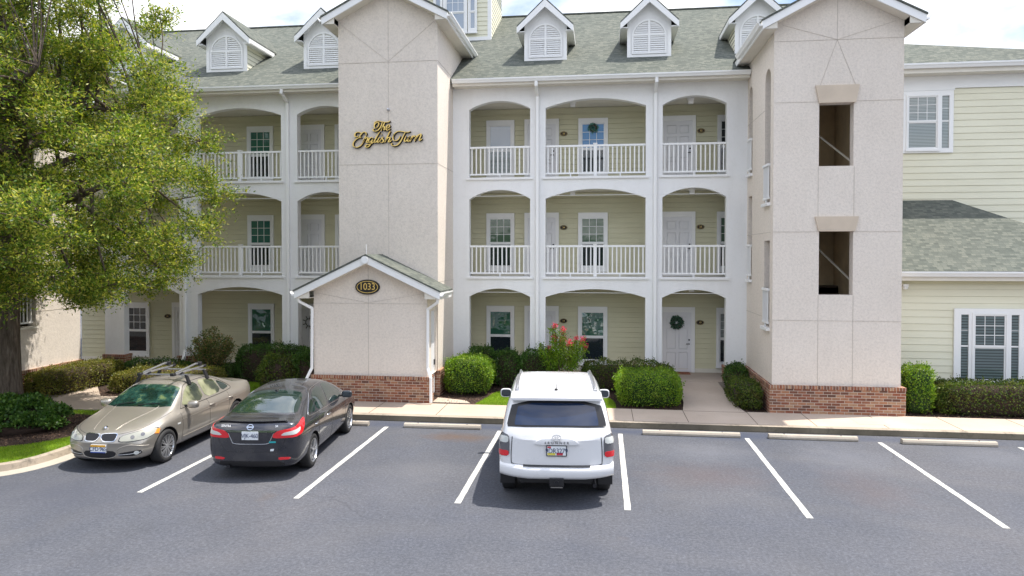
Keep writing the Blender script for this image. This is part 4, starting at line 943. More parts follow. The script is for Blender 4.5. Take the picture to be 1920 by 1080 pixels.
hedge(-9.1, -8.15, 19.7, 20.75, .12, 1.14, 'dark green hedge touching the left downspout of the shed', 'dark_leaf', k=3.6, group=G1, lump=.09, leaf=.05)
hedge(-14.35, -11.45, 18.75, 20.6, .12, .62, 'broad low yellow green hedge behind the bronze sedan', 'olive_leaf', k=5, group=G1, lump=.06)
hedge(-16.38, -15.25, 17.9, 21.0, .12, .72, 'yellowish low hedge along the brick base of the left stair tower', 'olive_leaf', k=4.5, group=G1, lump=.08)
hedge(-15.6, -13.3, 21.0, 21.7, .12, .55, 'low dark hedge in front of the left gallery piers', 'dark_leaf', k=4.5, group=G1)
hedge(-12.45, -11.7, 21.0, 21.6, .12, .5, 'small dark bush at the foot of the budding crape myrtle', 'dark_leaf', k=3, group=G1)
hedge(-19, -16.7, 15.7, 17.0, .12, .7, 'dark shrubs beyond the oak trunk by the left stair tower', 'dark_leaf', k=4, group=G1)
# loose glossy shrub mass around the oak trunk
P = []; N = []
t = empty('ground_cover_shrub', (-14.2, 14.9, .12), label='glossy dark green loose shrub mass round the foot of the oak', cat='shrub')
for i in range(75):
    a = rng.uniform(0, 6.28); r = math.sqrt(rng.uniform(0, 1)); c = np.array([-14.35 + 1.95 * r * math.cos(a), 14.75 + 1.15 * r * math.sin(a), .22 + .38 * (1 - r ** 3) + rng.uniform(0, .12)])
    d = rdir(360); d[:, 2] = np.abs(d[:, 2]) * .8; P.append(c + d * rng.uniform(.10, .27, (360, 1))); N.append(d)
P = np.concatenate(P) - np.array([-14.2, 14.9, .12]); leaves('foliage', P, np.concatenate(N), .7, .075, .34, 'dark_leaf', t)
mb = MB(); mb.ell((-.15, -.15, .12), (1.9, 1.1, .36), n=20, m=8, jit=.06); build(mb, 'twig_core', 'soil', t, local=True)

# crape myrtles ---------------------------------------------------------------
def myrtle(x, y, h, rad, mat, label, flowers, nb=16):
    t = empty('crape_myrtle', (x, y, .12), label=label, cat='shrub'); mb = MB(); P = []; N = []; F = []; FN = []
    for i in range(nb):
        a = i * 2.4 + rng.uniform(-.3, .3); r = rad * math.sqrt(rng.uniform(.02, 1)); tip = np.array([r * math.cos(a), r * math.sin(a) * .8, h * rng.uniform(.62, 1) * (1 - .25 * (r / rad) ** 2)])
        mid = tip * np.array([.45, .45, .5]); pts = [(rng.uniform(-.05, .05), rng.uniform(-.05, .05), 0), tuple(mid), tuple(tip)]
        sp = [tuple(p) for p in smooth([Vector(p) for p in pts], 4)]; mb.tube(sp, [.016 * (1 - .8 * k / (len(sp) - 1)) + .003 for k in range(len(sp))], 5)
        for k in range(7):
            f = .35 + .65 * k / 6; c = mid + (tip - mid) * (f - .3) * 1.4; d = rdir(60); P.append(c + d * rng.uniform(.02, .17, (60, 1)) * (1.2 if k < 6 else .8)); N.append(d)
        if flowers and i % 5 != 4:
            d = rdir(100); c = tip + np.array([0, 0, .06]); F.append(c + d * rng.uniform(.01, .10, (100, 1)) * np.array([1, 1, 1.2])); FN.append(d)
    build(mb, 'stem', 'bark', t, local=True)
    leaves('foliage', np.concatenate(P), np.concatenate(N), .5, .055, .3, mat, t)
    if F: leaves('flower', np.concatenate(F), np.concatenate(FN), .9, .032, .5, 'flower', t)
myrtle(-1.18, 20.75, 2.2, .72, 'lime_leaf', 'crape myrtle with bright pink flower clusters in front of the wide arch', True, 15)
myrtle(-12.35, 21.0, 1.85, .72, 'myrtle_leaf', 'leafy crape myrtle with faded reddish tips left of the ground floor window', False, 24)

# oak ------------------------------------------------------------------------
ox, oy = -14.66, 15.5
oak = empty('oak_tree', (ox, oy, .12), label='large spreading oak with thick grey trunk at the left edge, overhanging the bronze car', cat='tree')
mb = MB(); tr_ = [(0, 0, -.1, .66), (0, 0, .25, .50), (.0, .0, 1.0, .43), (-.02, 0, 1.9, .41), (.0, 0, 2.7, .39), (.05, 0, 3.4, .36), (.1, .1, 4.6, .28), (.05, .15, 6.2, .2), (.15, 0, 7.9, .12), (.2, 0, 9.4, .05)]
sp = [Vector(p) for p in tr_]; n = 20; vs = []; fs = []
sm_ = smooth([Vector((p[0], p[1], p[2])) for p in tr_], 4); rr_ = np.interp(np.linspace(0, len(tr_) - 1, len(sm_)), range(len(tr_)), [p[3] for p in tr_])
for i, p in enumerate(sm_):
    for k in range(n):
        a = 2 * math.pi * k / n; q = rr_[i] * (1 + .05 * math.sin(3 * a + 1) + .04 * math.sin(7 * a + i * .2) + (.25 * max(0, math.sin(5 * a)) * max(0, .5 - p[2]))); vs.append((p[0] + q * math.cos(a), p[1] + q * math.sin(a), p[2]))
fs = [(i * n + k, i * n + (k + 1) % n, (i + 1) * n + (k + 1) % n, (i + 1) * n + k) for i in range(len(sm_) - 1) for k in range(n)]
mb.add(vs, fs, 0, True); build(mb, 'trunk', 'bark', oak, local=True)
def Renv(z): return float(np.interp(z, [2.4, 3.0, 4.0, 5.2, 6.4, 7.6, 8.8, 10.0, 11.2, 12.4], [2.6, 3.8, 4.7, 5.4, 5.45, 5.0, 4.5, 4.0, 3.0, 1.2]))
limb = MB(); nodes = []
for i in range(11):
    a = -1.1 + i * .48 + rng.uniform(-.12, .12) if i < 9 else rng.uniform(1.5, 4.5); z0 = 2.9 + .42 * (i * 7 % 11); zt = z0 + rng.uniform(.9, 2.8); L = Renv(min(zt, 11)) * .78
    p0 = Vector((0, 0, z0)); p3 = Vector((L * math.cos(a), L * math.sin(a), zt)); p1 = p0 + (p3 - p0) * .33 + Vector((rng.uniform(-.3, .3), rng.uniform(-.3, .3), .25)); p2 = p0 + (p3 - p0) * .68 + Vector((rng.uniform(-.4, .4), rng.uniform(-.4, .4), rng.uniform(-.2, .3)))
    s = smooth([p0, p1, p2, p3], 6); limb.tube(s, [.15 * (1 - .82 * k / (len(s) - 1)) for k in range(len(s))], 8); nodes += [(p, .1 * (1 - .8 * k / (len(s) - 1))) for k, p in enumerate(s)][4:]
for p in sm_[20:]: nodes.append((p, .1))
cl = []
tries = 0
while len(cl) < 262 and tries < 40000:
    tries += 1
    z = rng.uniform(2.9, 12.2); a = rng.uniform(-math.pi, math.pi); R_ = Renv(z); r = R_ * rng.uniform(.10, 1) ** .5
    x, y = r * math.cos(a), r * math.sin(a)
    if x < -3.4 or y < -5.0 or y > 3.4: continue
    if z > 9.2 and rng.uniform() < .35: continue
    rad = rng.uniform(.55, 1.0) * (.82 if z > 8.5 else 1)
    if z - .5 * rad < 2.62: continue
    if any((x - c[0]) ** 2 + (y - c[1]) ** 2 + (z - c[2]) ** 2 * 1.6 < (.51 * (rad + c[3])) ** 2 for c in cl): continue
    cl.append((x, y, z, rad))
P = []; N = []; used = {}
for x, y, z, rad in cl:
    c = Vector((x, y, z)); ni = min(range(len(nodes)), key=lambda q: (nodes[q][0] - c).length + (.6 if nodes[q][0].z > c.z else 0) + .45 * used.get(q, 0)); nd, nr = nodes[ni]
    for q in range(ni - 2, ni + 3): used[q] = used.get(q, 0) + (1 if q == ni else .4)
    mid = (nd + c) / 2 + Vector((rng.uniform(-.25, .25), rng.uniform(-.25, .25), rng.uniform(-.1, .25)))
    s = smooth([nd, mid, c], 4); limb.tube(s, [max(.012, min(nr, .06) * (1 - .7 * k / (len(s) - 1))) for k in range(len(s))], 5, cap=False)
    nt_ = int(40 * rad ** 2) + 10                        # twigs, each carrying sprays of leaves
    for j in range(nt_):
        d = rdir(1)[0]; d[2] = d[2] * .62 + .08; L = rad * rng.uniform(.55, 1.25); q0 = np.array(c); q1 = q0 + d * L; q1[2] -= .12 * L
        if j % 2 == 0: limb.tube([tuple(q0), tuple((q0 + q1) / 2 + rng.normal(0, .04, 3)), tuple(q1)], [.010, .007, .003], 3, cap=False)
        m = 46; f = rng.uniform(.25, 1.05, m) ** .75; base = q0 + (q1 - q0) * f[:, None] + rng.normal(0, .05 + .05 * rad, (m, 3)) ; P.append(base); N.append(np.tile(d, (m, 1)) * .8 + np.array([0, 0, .35]))
P = np.concatenate(P); N = np.concatenate(N)
build(limb, 'limb', 'bark', oak, local=True, fix=False)
leaves('crown', P, N, .9, .088, .19, 'oak_leaf', oak, droop=.1)
print('oak leaves', len(P), 'clumps', len(cl))

# grass, mulch chips ------------------------------------------------------------
def inside(poly, X, Y):
    r = np.zeros(len(X), bool); n = len(poly)
    for i in range(n):
        x1, y1 = poly[i]; x2, y2 = poly[(i + 1) % n]
        c = ((y1 > Y) != (y2 > Y)) & (X < (x2 - x1) * (Y - y1) / (y2 - y1 + 1e-12) + x1); r ^= c
    return r
def scatter(poly, dens, zz):
    xs = [p[0] for p in poly]; ys = [p[1] for p in poly]; x0, x1, y0, y1 = max(min(xs), -17), max(xs), min(ys), max(ys); n = int((x1 - x0) * (y1 - y0) * dens)
    X = rng.uniform(x0, x1, n); Y = rng.uniform(y0, y1, n); k = inside(poly, X, Y); return np.stack([X[k], Y[k], np.full(k.sum(), zz)], 1)
P = np.concatenate([scatter(lawnA, 5200, .139), scatter(lawnB, 3500, .139), scatter(lawnC, 5200, .134), scatter(lawnD, 3500, .134)])
n = len(P); D = rng.normal(0, .38, (n, 3)); D[:, 2] = 1; D = unit(D); W = unit(np.cross(D, rdir(n)))
o = diamond('grass', P, D, W, rng.uniform(.025, .055, n), np.full(n, .0035), 'grass_blade'); o['kind'] = 'stuff'
bedA = [(-4.7, 18.6), (2.1, 18.6), (2.2, 21.7), (-4.7, 21.7)]; bedB = [(3.4, 18.6), (4.2, 18.6), (4.2, 21.6), (3.3, 21.6)]; bedC = [(7.5, 18.6), (12, 18.6), (12, 19.0), (7.5, 19.9)]; bedD = [(-14.8, 18.4), (-8.1, 18.62), (-8.1, 21.7), (-15, 21.7)]
bedE = [(-17, 12.7), (-12, 12.7), (-11.3, 14.6), (-11.3, 16.2), (-17, 16.5)]
P = np.concatenate([scatter(b, 900, .135) for b in (bedA, bedB, bedC, bedD, bedE)])
for L in (lawnA, lawnB, lawnC, lawnD): P = P[~inside(L, P[:, 0], P[:, 1])]
n = len(P); D = rng.normal(0, 1, (n, 3)); D[:, 2] *= .35; D = unit(D); W = unit(np.cross(D, rdir(n) * .4 + np.array([0, 0, 1])))
P[:, 2] += rng.uniform(0, .02, n)
o = diamond('mulch', P, D, W, rng.uniform(.02, .07, n), rng.uniform(.005, .014, n), 'mulch_chip'); o['kind'] = 'stuff'
# unseen trees added behind the viewer, shaped for their reflections in glass and paint
P = []; N = []
for i in range(34):
    x = -70 + 140 * i / 33 + rng.uniform(-2, 2); y = -34 - rng.uniform(0, 9); h = rng.uniform(3, 8); d = rdir(900); P.append(np.array([x, y, h * .55]) + d * np.array([3.2, 2.5, h * .5]) * rng.uniform(.6, 1.05, (900, 1))); N.append(d)
o = leaves('reflection_trees', np.concatenate(P), np.concatenate(N), .5, .9, .4, 'dark_leaf'); o['kind'] = 'stuff'
# wreaths -------------------------------------------------------------------------
def wreath(x, z, y, r, mat, label, thick, n, leaf, spikes=False):
    t = empty('door_wreath', (x, y, z), label=label, cat='wreath')
    a = rng.uniform(0, 2 * math.pi, n); d = rdir(n); P = np.stack([np.cos(a) * r, np.zeros(n), np.sin(a) * r], 1) + d * thick * np.array([1, .6, 1]) * rng.uniform(.3, 1, (n, 1))
    leaves('foliage', P, d, .8, leaf, .35, mat, t)
    mb = MB(); pts = [(math.cos(k * math.pi / 12) * r, 0, math.sin(k * math.pi / 12) * r) for k in range(25)]; mb.tube(pts, thick * .45, 6)
    if spikes:
        for k in range(9):
            b = k * 2 * math.pi / 9; mb.tube([(math.cos(b) * r, 0, math.sin(b) * r), (math.cos(b) * (r + .11), 0, math.sin(b) * (r + .11))], .014, 5)
    build(mb, 'ring', 'dark_metal' if spikes else 'bark', t, local=True)
wreath(2.40, FL[0] + 1.63, Yb - .10, .14, 'wreath_leaf', 'grey green leafy wreath on the white ground floor door', .075, 900, .06)
wreath(-10.14, FL[0] + 1.48, Yb - .10, .13, 'dark_leaf', 'dark spiky wreath on the door half hidden by the shed', .02, 60, .03, True)
wreath(-.325, FL[2] + 1.80, Yb - .07, .09, 'teal_leaf', 'round green leafy decoration hanging at the top floor window over the wide arch', .09, 500, .05)
mb = MB(); mb.box(2.05, 2.80, Yb - .50, Yb - .08, .351, .365); tag(build(mb, 'doormat', 'terracotta'), 'rust brown doormat at the white door with the green wreath', 'doormat')
# ================================================================ VEHICLES
PR = [.58, .72]
def prof(zb, w, zsh, zbelt, wbelt, wroof, zre, zrc, zmid=None):
    zm = zmid or zb + .26
    return [(0, zb), (w * .5, zb), (w * .82, zb), (w * .955, zb + .09), (w * .995, zm), (w, (zm + zsh) / 2), (w * .985, zsh), (wbelt, zbelt), ((wbelt + wroof) / 2 + .012, (zbelt + zre) / 2), (wroof, zre), (wroof * PR[0], zre + (zrc - zre) * PR[1]), (0, zrc)]
class Car:
    def __init__(s, name, loc, rz, scale, paint, stations, axles, rw, W, bow=(.16, .2), arch_r=None, **k):
        s.root = empty(name, loc, rz, **k); s.root.scale = (scale,) * 3; s.paint = paint; s.W = W; s.rw = rw; s.axles = axles
        y0, y1 = stations[0][0], stations[-1][0]; V = []; F = []; nP = 12; s.y0, s.y1 = y0, y1
        def bowed(x, y):
            f0 = max(0, 1 - (y - y0) / .95) ** 1.3; f1 = max(0, 1 - (y1 - y) / 1.1) ** 1.3
            return y + (abs(x) / W) ** 2.4 * (bow[0] * f0 - bow[1] * f1)
        rows = []
        for stn in stations:
            y = stn[0]; pr = prof(*stn[1:]); row = []
            for x, z in pr: row.append(len(V)); V.append((x, bowed(x, y), z))
            for x, z in pr[1:-1][::-1]: row.append(len(V)); V.append((-x, bowed(x, y), z))
            rows.append(row)
        n = len(rows[0])
        for a, b in zip(rows[:-1], rows[1:]):
            for k2 in range(n): F.append((a[k2], a[(k2 + 1) % n], b[(k2 + 1) % n], b[k2]))
        for row, y in ((rows[0], y0), (rows[-1], y1)):
            Rr = row[:12]; Lr = [row[0]] + row[12:][::-1] + [row[11]]
            grid = [[Lr[2], Lr[1], Rr[0], Rr[1], Rr[2]]]
            for i in range(3, 10):
                x, _, z = V[Rr[i]]; ln = [Lr[i]]
                for f in (-.55, 0, .55): ln.append(len(V)); V.append((x * f, bowed(x * f, y), z))
                ln.append(Rr[i]); grid.append(ln)
            for a, b in zip(grid[:-1], grid[1:]):
                for c in range(4): F.append((a[c], a[c + 1], b[c + 1], b[c]))
            g = grid[-1]; F += [(g[1], g[2], Rr[11], Lr[10]), (g[2], g[3], Rr[10], Rr[11]), (g[0], g[1], Lr[10]), (g[3], g[4], Rr[10])]
        me = bpy.data.meshes.new('b'); me.from_pydata(V, [], F)
        bm = bmesh.new(); bm.from_mesh(me); bmesh.ops.recalc_face_normals(bm, faces=bm.faces); bm.to_mesh(me); bm.free()
        o = bpy.data.objects.new('body', me); C.objects.link(o)
        m = o.modifiers.new('s', 'SUBSURF'); m.levels = m.render_levels = 3
        dg = bpy.context.evaluated_depsgraph_get(); m0 = bpy.data.meshes.new_from_object(o.evaluated_get(dg))
        bm = bmesh.new(); bm.from_mesh(m0); s.bvh = BVHTree.FromBMesh(bm); bm.free()
        ar = arch_r or rw * 1.14; cuts = []
        for (ay, az) in axles:
            for sx in (-1, 1):
                c = MB(); x0, x1 = sorted((sx * (W - .30), sx * (W + .3))); c.tube([(x0, ay, az), (x1, ay, az)], ar, 40)
                c.box(x0, x1, ay - ar * .985, ay + ar * .985, az - .5, az - .02) if False else None
                co = build(c, 'cut', 'black_plastic'); cuts.append(co); bo = o.modifiers.new('c', 'BOOLEAN'); bo.operation = 'DIFFERENCE'; bo.object = co; bo.solver = 'EXACT'
        bpy.context.view_layer.update(); dg = bpy.context.evaluated_depsgraph_get(); m1 = bpy.data.meshes.new_from_object(o.evaluated_get(dg)); o.modifiers.clear(); o.data = m1
        for c in cuts: bpy.data.objects.remove(c)
        m1.materials.clear(); m1.materials.append(M[paint]); m1.materials.append(M['black_plastic'])
        for p in m1.polygons:
            p.use_smooth = True; p.material_index = 0
            for (ay, az) in axles:
                cx, cy_, cz = p.center; rr = math.hypot(cy_ - ay, cz - az)
                if (abs(rr - ar) < .012 and abs(p.normal.x) < .35) or (rr < ar * 1.01 and abs(abs(cx) - (W - .30)) < .005): p.material_index = 1; p.use_smooth = False
            if p.center.z < stations[5][1] + .012: p.material_index = 1
        o.parent = s.root; s.body = o
    def hit(s, O, d):
        h, n, i, _ = s.bvh.ray_cast(Vector(O), Vector(d))
        if h is None: h, n, i, _ = s.bvh.find_nearest(Vector(O) + Vector(d) * 1.0)
        if n.dot(Vector(d)) > 0: n = -n
        return h, n
    def decal(s, name, outline, frame, mat, off=.004, step=.05, thick=.012, parent=None, rounds=2, sub=None):
        O, u, v = [Vector(a) for a in frame]; u.normalize(); v = (v - u * v.dot(u)).normalized(); n = u.cross(v).normalized(); n = -n if n.dot(O - Vector((0, 0, .8)) if abs(n.z) < .5 or O.z > 0 else n) < 0 else n
        pts = list(outline)
        for _ in range(rounds):
            q = []
            for i in range(len(pts)):
                a, b = pts[i], pts[(i + 1) % len(pts)]; q += [(a[0] * .82 + b[0] * .18, a[1] * .82 + b[1] * .18), (a[0] * .18 + b[0] * .82, a[1] * .18 + b[1] * .82)]
            pts = q
        bm = bmesh.new(); vs = [bm.verts.new((p[0], p[1], 0)) for p in pts]; bm.faces.new(vs)
        for ax in (0, 1):
            lo = min(p[ax] for p in pts); hi = max(p[ax] for p in pts); k = lo + step
            while k < hi - .004:
                pn = (1, 0, 0) if ax == 0 else (0, 1, 0); pc = (k, 0, 0) if ax == 0 else (0, k, 0)
                bmesh.ops.bisect_plane(bm, geom=bm.verts[:] + bm.edges[:] + bm.faces[:], plane_co=pc, plane_no=pn); k += step
        bmesh.ops.triangulate(bm, faces=[f for f in bm.faces if len(f.verts) > 4])
        bm.verts.index_update(); top = []; bot = []
        for w in bm.verts:
            h, nn = s.hit(O + u * w.co.x + v * w.co.y + n * 1.5, -n); top.append(h + nn * off); bot.append(h - nn * thick)
        mb = MB(); mb.add(top, [tuple(a.index for a in f.verts) for f in bm.faces], 0, True)
        for e in bm.edges:
            if len(e.link_faces) == 1: a, b = e.verts[0].index, e.verts[1].index; mb.add([top[a], top[b], bot[b], bot[a]], [(0, 1, 2, 3)])
        bm.free(); return build(mb, name, mat, parent or s.root, local=True)
    def seam(s, name, pts, frame, r=.0035, mat='black_plastic', parent=None, off=0, step=.04):
        O, u, v = [Vector(a) for a in frame]; u.normalize(); v = (v - u * v.dot(u)).normalized(); n = u.cross(v).normalized(); n = -n if n.dot(O - Vector((0, 0, .8))) < 0 else n
        P = []
        sp = smooth([Vector(p) for p in pts], 6)
        for p in sp:
            h, nn = s.hit(O + u * p.x + v * p.y + n * 1.5, -n); P.append(h + nn * off)
        mb = MB(); mb.tube(P, r, 5); return build(mb, name, mat, parent or s.root, local=True)
    def flat(s, name, mk, x, z, rear=True, mat='chrome', off=.008, parent=None, tilt=None):
        """flat item facing rear/front; mk(mb) draws in x,z plane around 0, y out"""
        d = Vector((0, 1, 0)) if rear else Vector((0, -1, 0)); h, n = s.hit(Vector((x, (s.y0 - 1) if rear else (s.y1 + 1), z)), d)
        mb = MB(); mk(mb); sg = 1 if rear else -1; th = tilt if tilt is not None else math.asin(max(-.9, min(.9, n.z)))
        yaw = math.atan2(n.x, -n.y * sg) * 1.0
        mt = Matrix.Translation(h + n * off) @ Matrix.Rotation((yaw) if rear else math.pi - yaw, 4, 'Z') @ Matrix.Rotation(-th, 4, 'X'); mb.xf(mt)
        return build(mb, name, mat, parent or s.root, local=True)
    def wheel(s, x, ay, az, r, w, spokes=10, rim='silver', steer=0, dbl=False, rimr=.70):
        sx = 1 if x > 0 else -1; mb = MB(); N = 40; pf = [(-.5, rimr), (-.5, .86), (-.44, .965), (-.30, 1.0), (.30, 1.0), (.44, .965), (.5, .86), (.5, rimr), (.42, rimr * .985), (-.42, rimr * .985)]
        vs = []; 
        for k in range(N):
            a = 2 * math.pi * k / N
            for q, rr in pf: vs.append((q * w, math.cos(a) * rr * r, math.sin(a) * rr * r))
        m = len(pf); mb.add(vs, [(k * m + j, k * m + (j + 1) % m, ((k + 1) % N) * m + (j + 1) % m, ((k + 1) % N) * m + j) for k in range(N) for j in range(m)], 0, True)
        mt = Matrix.Translation((x, ay, az)) @ Matrix.Rotation(steer, 4, 'Z'); mb.xf(mt); t = build(mb, 'wheel', 'tyre', s.root, local=True)
        mb = MB(); R0 = rimr * r; N = 40
        def ring(q0, r0, q1, r1):
            vs = []
            for k in range(N):
                a = 2 * math.pi * k / N; vs += [(q0, math.cos(a) * r0, math.sin(a) * r0), (q1, math.cos(a) * r1, math.sin(a) * r1)]
            mb.add(vs, [(2 * k, 2 * k + 1, (2 * k + 3) % (2 * N), (2 * k + 2) % (2 * N)) for k in range(N)], 0, True)
        o_ = sx * w * .5
        ring(o_ * 1.0, R0, o_ * 1.02, R0 * .95); ring(o_ * 1.02, R0 * .95, o_ * .80, R0 * .90); ring(o_ * .8, R0 * .9, o_ * -.1, R0 * .86)
        for k in range(spokes):
            a = 2 * math.pi * k / spokes
            for da in ((-.10, .10) if dbl else (0,)):
                p0 = Vector((o_ * .86, math.cos(a + da * .3) * R0 * .16, math.sin(a + da * .3) * R0 * .16)); p1 = Vector((o_ * .93, math.cos(a + da * 1.2) * R0 * .93, math.sin(a + da * 1.2) * R0 * .93))
                mb.bar(p0, p1, R0 * (.085 if dbl else .12), w * .10, up=(1, 0, 0))
        mb.tube([(o_ * .6, 0, 0), (o_ * .98, 0, 0)], R0 * .17, 14); mb.xf(mt); rm = build(mb, 'rim', rim, t, local=True)
        mb = MB(); mb.tube([(o_ * -.05, 0, 0), (o_ * .15, 0, 0)], R0 * .86, 24); mb.tube([(o_ * .15, 0, 0), (o_ * .3, 0, 0)], R0 * .5, 20); mb.xf(mt); build(mb, 'brake_disc', 'dark_metal', t, local=True)
        return t
    def wheels(s, w=.21, xo=.015, **k):
        for i, (ay, az) in enumerate(s.axles):
            for sx in (-1, 1): s.wheel(sx * (s.W - w / 2 - xo), ay, s.rw, s.rw, w, **k)
    def mirror(s, y, z, size=(.12, .075, .08), cap=None, reach=.15, gm='mirror_dark'):
        for sx in (-1, 1):
            h, n = s.hit((sx * 2, y, z), (-sx, 0, 0)); x = h.x + sx * (reach + .02)
            mb = MB(); mb.ell((x, y, z + .05), size, n=16, m=10)
            sgp = lambda q, r_: math.copysign(abs(q / r_) ** .6 * r_, q)
            mb.v = [(x + sgp(a - x, size[0]), b, z + .05 + sgp(cc - z - .05, size[2])) for a, b, cc in mb.v]
            mb.v = [(a, min(b, y + size[1]) if b > y else max(b, y - size[1] * .35), c) for a, b, c in mb.v]
            m = build(mb, 'side_mirror', cap or s.paint, s.root, local=True)
            mb = MB(); mb.bar(h - Vector((sx * .02, 0, -.02)), (x, y, z + .0), .05, .035); build(mb, 'mirror_arm', 'black_plastic', m, local=True)
            mb = MB(); mb.ell((x, y - size[1] * .36, z + .05), (size[0] * .84, .006, size[2] * .8), n=20, m=10); mb.v = [(x + sgp(a - x, size[0] * .84), b, z + .05 + sgp(cc - z - .05, size[2] * .8)) for a, b, cc in mb.v]; build(mb, 'mirror_glass', gm, m, local=True)
    def handles(s, ys, z, mat=None):
        for y in ys:
            for sx in (-1, 1):
                h, n = s.hit((sx * 2, y, z), (-sx, 0, 0)); mb = MB(); x = h.x + sx * .02
                mb.tube([(h.x - sx * .01, y - .10, z), (x, y - .085, z), (x + sx * .004, y, z + .003), (x, y + .085, z), (h.x - sx * .01, y + .10, z)], .013, 8); build(mb, 'door_handle', mat or s.paint, s.root, local=True)
def SIDE(sx): return ((sx, 0, 0), (0, 1, 0), (0, 0, 1))
def plate_number(car, x, z, rear, txt, base, size=(.30, .15), top=None, frame=None, tc='text_dark'):
    def mk(mb): plate(mb, [rect(-size[0] / 2 - (.015 if frame else 0), size[0] / 2 + (.015 if frame else 0), -size[1] / 2 - (.015 if frame else 0), size[1] / 2 + (.015 if frame else 0))], -.010, .012)
    p = car.flat('license_plate', mk, x, z, rear, frame or base, off=.012, tilt=0)
    car.flat('plate_face', lambda mb: plate(mb, [rect(-size[0] / 2, size[0] / 2, -size[1] / 2, size[1] / 2)], -.0125, -.0102), x, z, rear, base, off=.012, parent=p, tilt=0)
    if top: 
        for (a, b, c, d, m) in top: car.flat('plate_band', lambda mb: plate(mb, [rect(a, b, c, d)], -.0145, -.0126), x, z, rear, m, off=.012, parent=p, tilt=0)
    def tk(mb):
        vs, fs = text_mesh(txt, .098, .002, spacing=.95); mb.add([(v[0], -.0158 - v[2], v[1] * 1.15 - .004) for v in vs], fs)
    car.flat('plate_number', tk, x, z, rear, tc, off=.012, parent=p, tilt=0)
def badge(car, txt, x, z, rear, size, mat='chrome', parent=None, name='badge', sp=1):
    def tk(mb):
        vs, fs = text_mesh(txt, size, .006, spacing=sp); mb.add([(v[0], -.003 - v[2], v[1]) for v in vs], fs)
    return car.flat(name, tk, x, z, rear, mat, off=.004, parent=parent)
def emblem(car, x, z, rear, a, b, kind):
    def ringp(mb): plate(mb, [ellipse(0, 0, a, b, 30), ellipse(0, 0, a * .78, b * .78, 30)], -.014, .0)
    e = car.flat('emblem', ringp, x, z, rear, 'chrome' if kind != 'ovals' else 'chrome_dark')
    if kind == 'bar':
        car.flat('emblem_bar', lambda mb: plate(mb, [rect(-a * 1.1, a * 1.1, -b * .2, b * .2)], -.018, -.0145), x, z, rear, 'chrome', parent=e)
    if kind == 'ovals':
        car.flat('emblem_loop', lambda mb: (plate(mb, [ellipse(0, b * .35, a * .72, b * .38, 24), ellipse(0, b * .35, a * .5, b * .24, 24)], -.013, .0), plate(mb, [ellipse(0, 0, a * .30, b * .78, 24), ellipse(0, 0, a * .14, b * .6, 24)], -.0175, -.0142)), x, z, rear, 'chrome_dark', parent=e)
    if kind == 'roundel':
        for k, m in enumerate(('plate_blue', 'plate_white', 'plate_blue', 'plate_white')):
            t0 = k * math.pi / 2
            car.flat('emblem_quarter', lambda mb: plate(mb, [[(0, 0)] + [(a * .5 * math.cos(t0 + j * math.pi / 16), b * .5 * math.sin(t0 + j * math.pi / 16)) for j in range(9)]], -.012, .0), x, z, rear, m, parent=e)
    return e

# ---------------------------------------------------------------- dark sedan (rear to the camera)
S = [(-2.31, .36, .74, .78, .86, .70, .62, .92, .94), (-2.27, .27, .83, .85, .97, .775, .70, 1.045, 1.06), (-2.17, .23, .865, .89, 1.01, .79, .70, 1.085, 1.105), (-1.95, .22, .88, .90, 1.015, .795, .69, 1.09, 1.115), (-1.76, .22, .88, .90, 1.01, .80, .675, 1.115, 1.15),
     (-1.45, .22, .88, .90, 1.00, .80, .645, 1.225, 1.27), (-1.10, .20, .88, .89, .98, .80, .61, 1.335, 1.385), (-.75, .19, .88, .88, .97, .80, .59, 1.40, 1.455), (-.2, .19, .88, .87, .95, .80, .585, 1.425, 1.49), (.3, .19, .88, .86, .94, .80, .585, 1.41, 1.475),
     (.66, .19, .88, .85, .93, .80, .61, 1.335, 1.395), (1.0, .20, .88, .84, .93, .80, .665, 1.19, 1.235), (1.33, .21, .88, .83, .92, .795, .71, 1.01, 1.05), (1.6, .22, .875, .80, .89, .78, .64, .95, .985), (1.9, .22, .865, .75, .83, .75, .60, .87, .91), (2.15, .23, .83, .68, .75, .70, .55, .78, .81), (2.28, .26, .77, .58, .65, .64, .5, .675, .69), (2.33, .32, .68, .48, .53, .56, .44, .55, .56)]
ca, sa = math.cos(R(5.5)), math.sin(R(5.5)); rc = Vector((-6.40, 12.12, 0)); sc = 1.0
c = Car('parked_sedan', rc + Vector((-sa, ca, 0)) * 2.31 * sc, R(5.5), sc, 'paint_slate', S, [(-1.33, .33), (1.37, .33)], .33, .88, label='dark grey sedan with red tail lights, parked with its rear to the viewer', cat='car')
c.wheels(spokes=5, dbl=True)
c.mirror(.80, .97); c.handles((-.30, -1.12), .82, 'chrome')
fr = ((0, -1.28, 1.30), (1, 0, 0), (0, .95, .32))
g = c.decal('rear_window', [(-.66, -.50), (.66, -.50), (.60, .0), (.50, .43), (-.50, .43), (-.60, 0)], fr, 'car_glass', off=.004, rounds=2)
fr = ((0, 1.0, 1.22), (-1, 0, 0), (0, -.88, .5)); c.decal('windshield', [(-.66, -.40), (.66, -.40), (.55, .38), (-.55, .38)], fr, 'car_glass')
